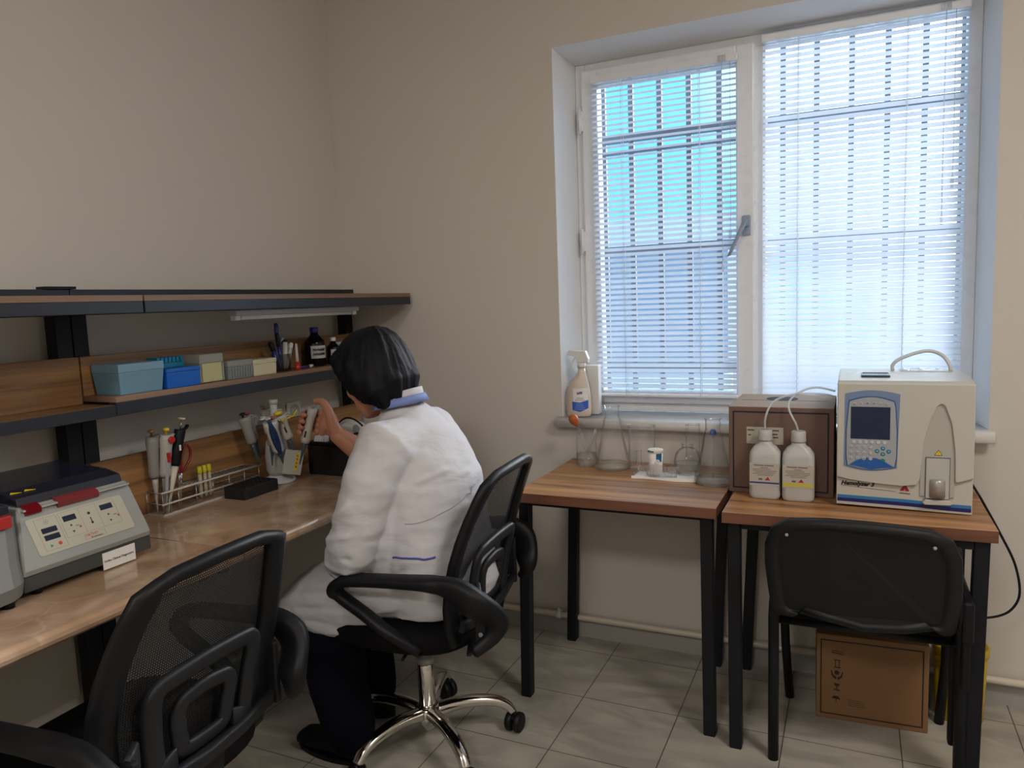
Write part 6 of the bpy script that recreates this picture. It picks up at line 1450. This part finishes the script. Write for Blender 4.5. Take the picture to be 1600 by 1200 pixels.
# collar band, standing round the back of the neck, white above blue
def collar(r0, r1, z0, z1, nm, m, th=.004, a0=-115, a1=135, drop=0.05):
    b = MB(); n = 40; O = []
    c0 = V((-1.236, 1.868, 0))
    for i in range(n + 1):
        a = math.radians(a0 + (a1 - a0) * i / n); d = V((math.cos(a), math.sin(a), 0)); fr = max(0, -math.cos(a)); dz = -drop * (1 - math.cos(a)) * .5
        O.append([c0 + d * (r0 + .012 * fr) + V((-.02 * fr, 0, z0 + dz)), c0 + d * (r1 + .012 * fr) + V((-.02 * fr, 0, z1 + dz)), c0 + d * (r1 - th) + V((-.02 * fr, 0, z1 + dz)), c0 + d * (r0 - th) + V((-.02 * fr, 0, z0 + dz))])
    b.rings(O, smooth=True); return put(nm, b, m, coat)
collar(.086, .075, 1.103, 1.126, 'collar_band', mat('periwinkle_blue_collar', (.17, .23, .50), .8), drop=.030)
collar(.0735, .066, 1.110, 1.145, 'collar_stand', M_coat, .003, drop=.036)

# ---- trousers and shoes
M_trou = mat('black_trouser_cloth', (.004, .0045, .009), .95, spec=.08)
b = MB()
b.loft([((-1.10, 1.885, .515), V((0, .17, 0)), V((0, 0, .05))), ((-1.22, 1.885, .515), V((0, .185, 0)), V((0, 0, .06))), ((-1.35, 1.885, .505), V((0, .190, 0)), V((0, 0, .062)))], 24)
b.limb([V((-1.16, 1.80, .53)), V((-1.36, 1.79, .505)), V((-1.50, 1.765, .455))], [.085, .080, .068], 20)
b.limb([V((-1.16, 1.97, .53)), V((-1.36, 1.98, .505)), V((-1.53, 1.99, .45))], [.085, .080, .066], 20)
b.limb([V((-1.475, 1.762, .455)), V((-1.460, 1.755, .36)), V((-1.440, 1.748, .22)), V((-1.400, 1.745, .10)), V((-1.398, 1.745, .075))], [.090, .096, .090, .078, .070], 24)
b.limb([V((-1.50, 1.985, .44)), V((-1.50, 1.98, .33)), V((-1.47, 1.975, .20)), V((-1.455, 1.975, .10))], [.074, .074, .066, .058], 22)
tr = remeshed('trousers', b, M_trou, .008, 6, .5, pers); bpy.context.view_layer.update()
bake(tr, lambda co, n_: co + n_ * (.006 * noise.noise(V((co.x * 12, co.y * 12, co.z * 9)))))
def shoe(x, y, ang, lb):
    b = MB(); d = V((math.cos(ang), math.sin(ang), 0)); s = d.cross(V((0, 0, 1))); c = V((x, y, 0)); sec = []
    for f, w, h in ((-.09, .020, .030), (-.080, .034, .066), (-.04, .040, .080), (.0, .042, .070), (.05, .046, .052), (.10, .048, .052), (.135, .042, .044), (.155, .024, .028)):
        sec.append((c + d * f + V((0, 0, h / 2 + .012)), s * w, V((0, 0, h / 2))))
    b.loft(sec, 22); sh_ = put('shoe', b, mat('black_shoe_leather', (.005, .005, .006), .6, spec=.2), pers)
    b = MB(); n = 26; pts = []
    for i in range(n):
        a = 2 * PI * i / n; f = .032 + .130 * math.cos(a); w = (.044 + .004 * math.cos(a)) * math.sin(a); pts.append(c + d * f + s * w)
    b.prism([p for p in pts], (0, 0, .0135)); put('sole', b, M_blk, sh_)
shoe(-1.448, 1.732, PI - .12, 'near'); shoe(-1.50, 1.975, PI + .10, 'far')

# ---- the held pipette
t = thing('pipette', 'white pipette with a grey-blue shaft held up in the raised hand', 'pipette', tuple(PB))
L_ = (PT - PB).length; sx_ = V((.3, -1, 0)); sx_ = (sx_ - pu * sx_.dot(pu)).normalized(); w = pu.cross(sx_)
b = MB(); b.lathe([(.0022, 0), (.003, .02), (.0052, .045), (.0075, .070), (.0095, .084)], PB, 16, pu); put('shaft', b, M_pips, t)
b = MB(); sec = []
for f, rx, ry in ((.0845, .0130, .0150), (.095, .0140, .0165), (.14, .0130, .0150), (.17, .012, .0145), (.195, .013, .017), (.212, .012, .016)): sec.append((PB + pu * f, sx_ * rx, w * ry))
b.loft(sec, 20); bd = put('body', b, mat('pipette_held_white', (.52, .50, .47), .35), t)
b = MB(); c = PB + pu * .118 + sx_ * .0132; b.prism([c + w * a + pu * e for a, e in ((-.003, -.012), (.003, -.012), (.003, .012), (-.003, .012))], sx_ * .0012); put('volume_window', b, M_ink, bd)
b = MB(); b.lathe([(.0035, .2125), (.0035, .2165), (.0085, .2168), (.009, .2225)], PB, 14, pu); put('plunger_button', b, M_grey, t)
b = MB(); b.strap([PB + pu * .198 + w * -.012, PB + pu * .196 + w * -.020, PB + pu * .178 + w * -.022], .012, .006, sx_); put('ejector', b, mat('slate_plastic', (.07, .09, .13), .4), t)
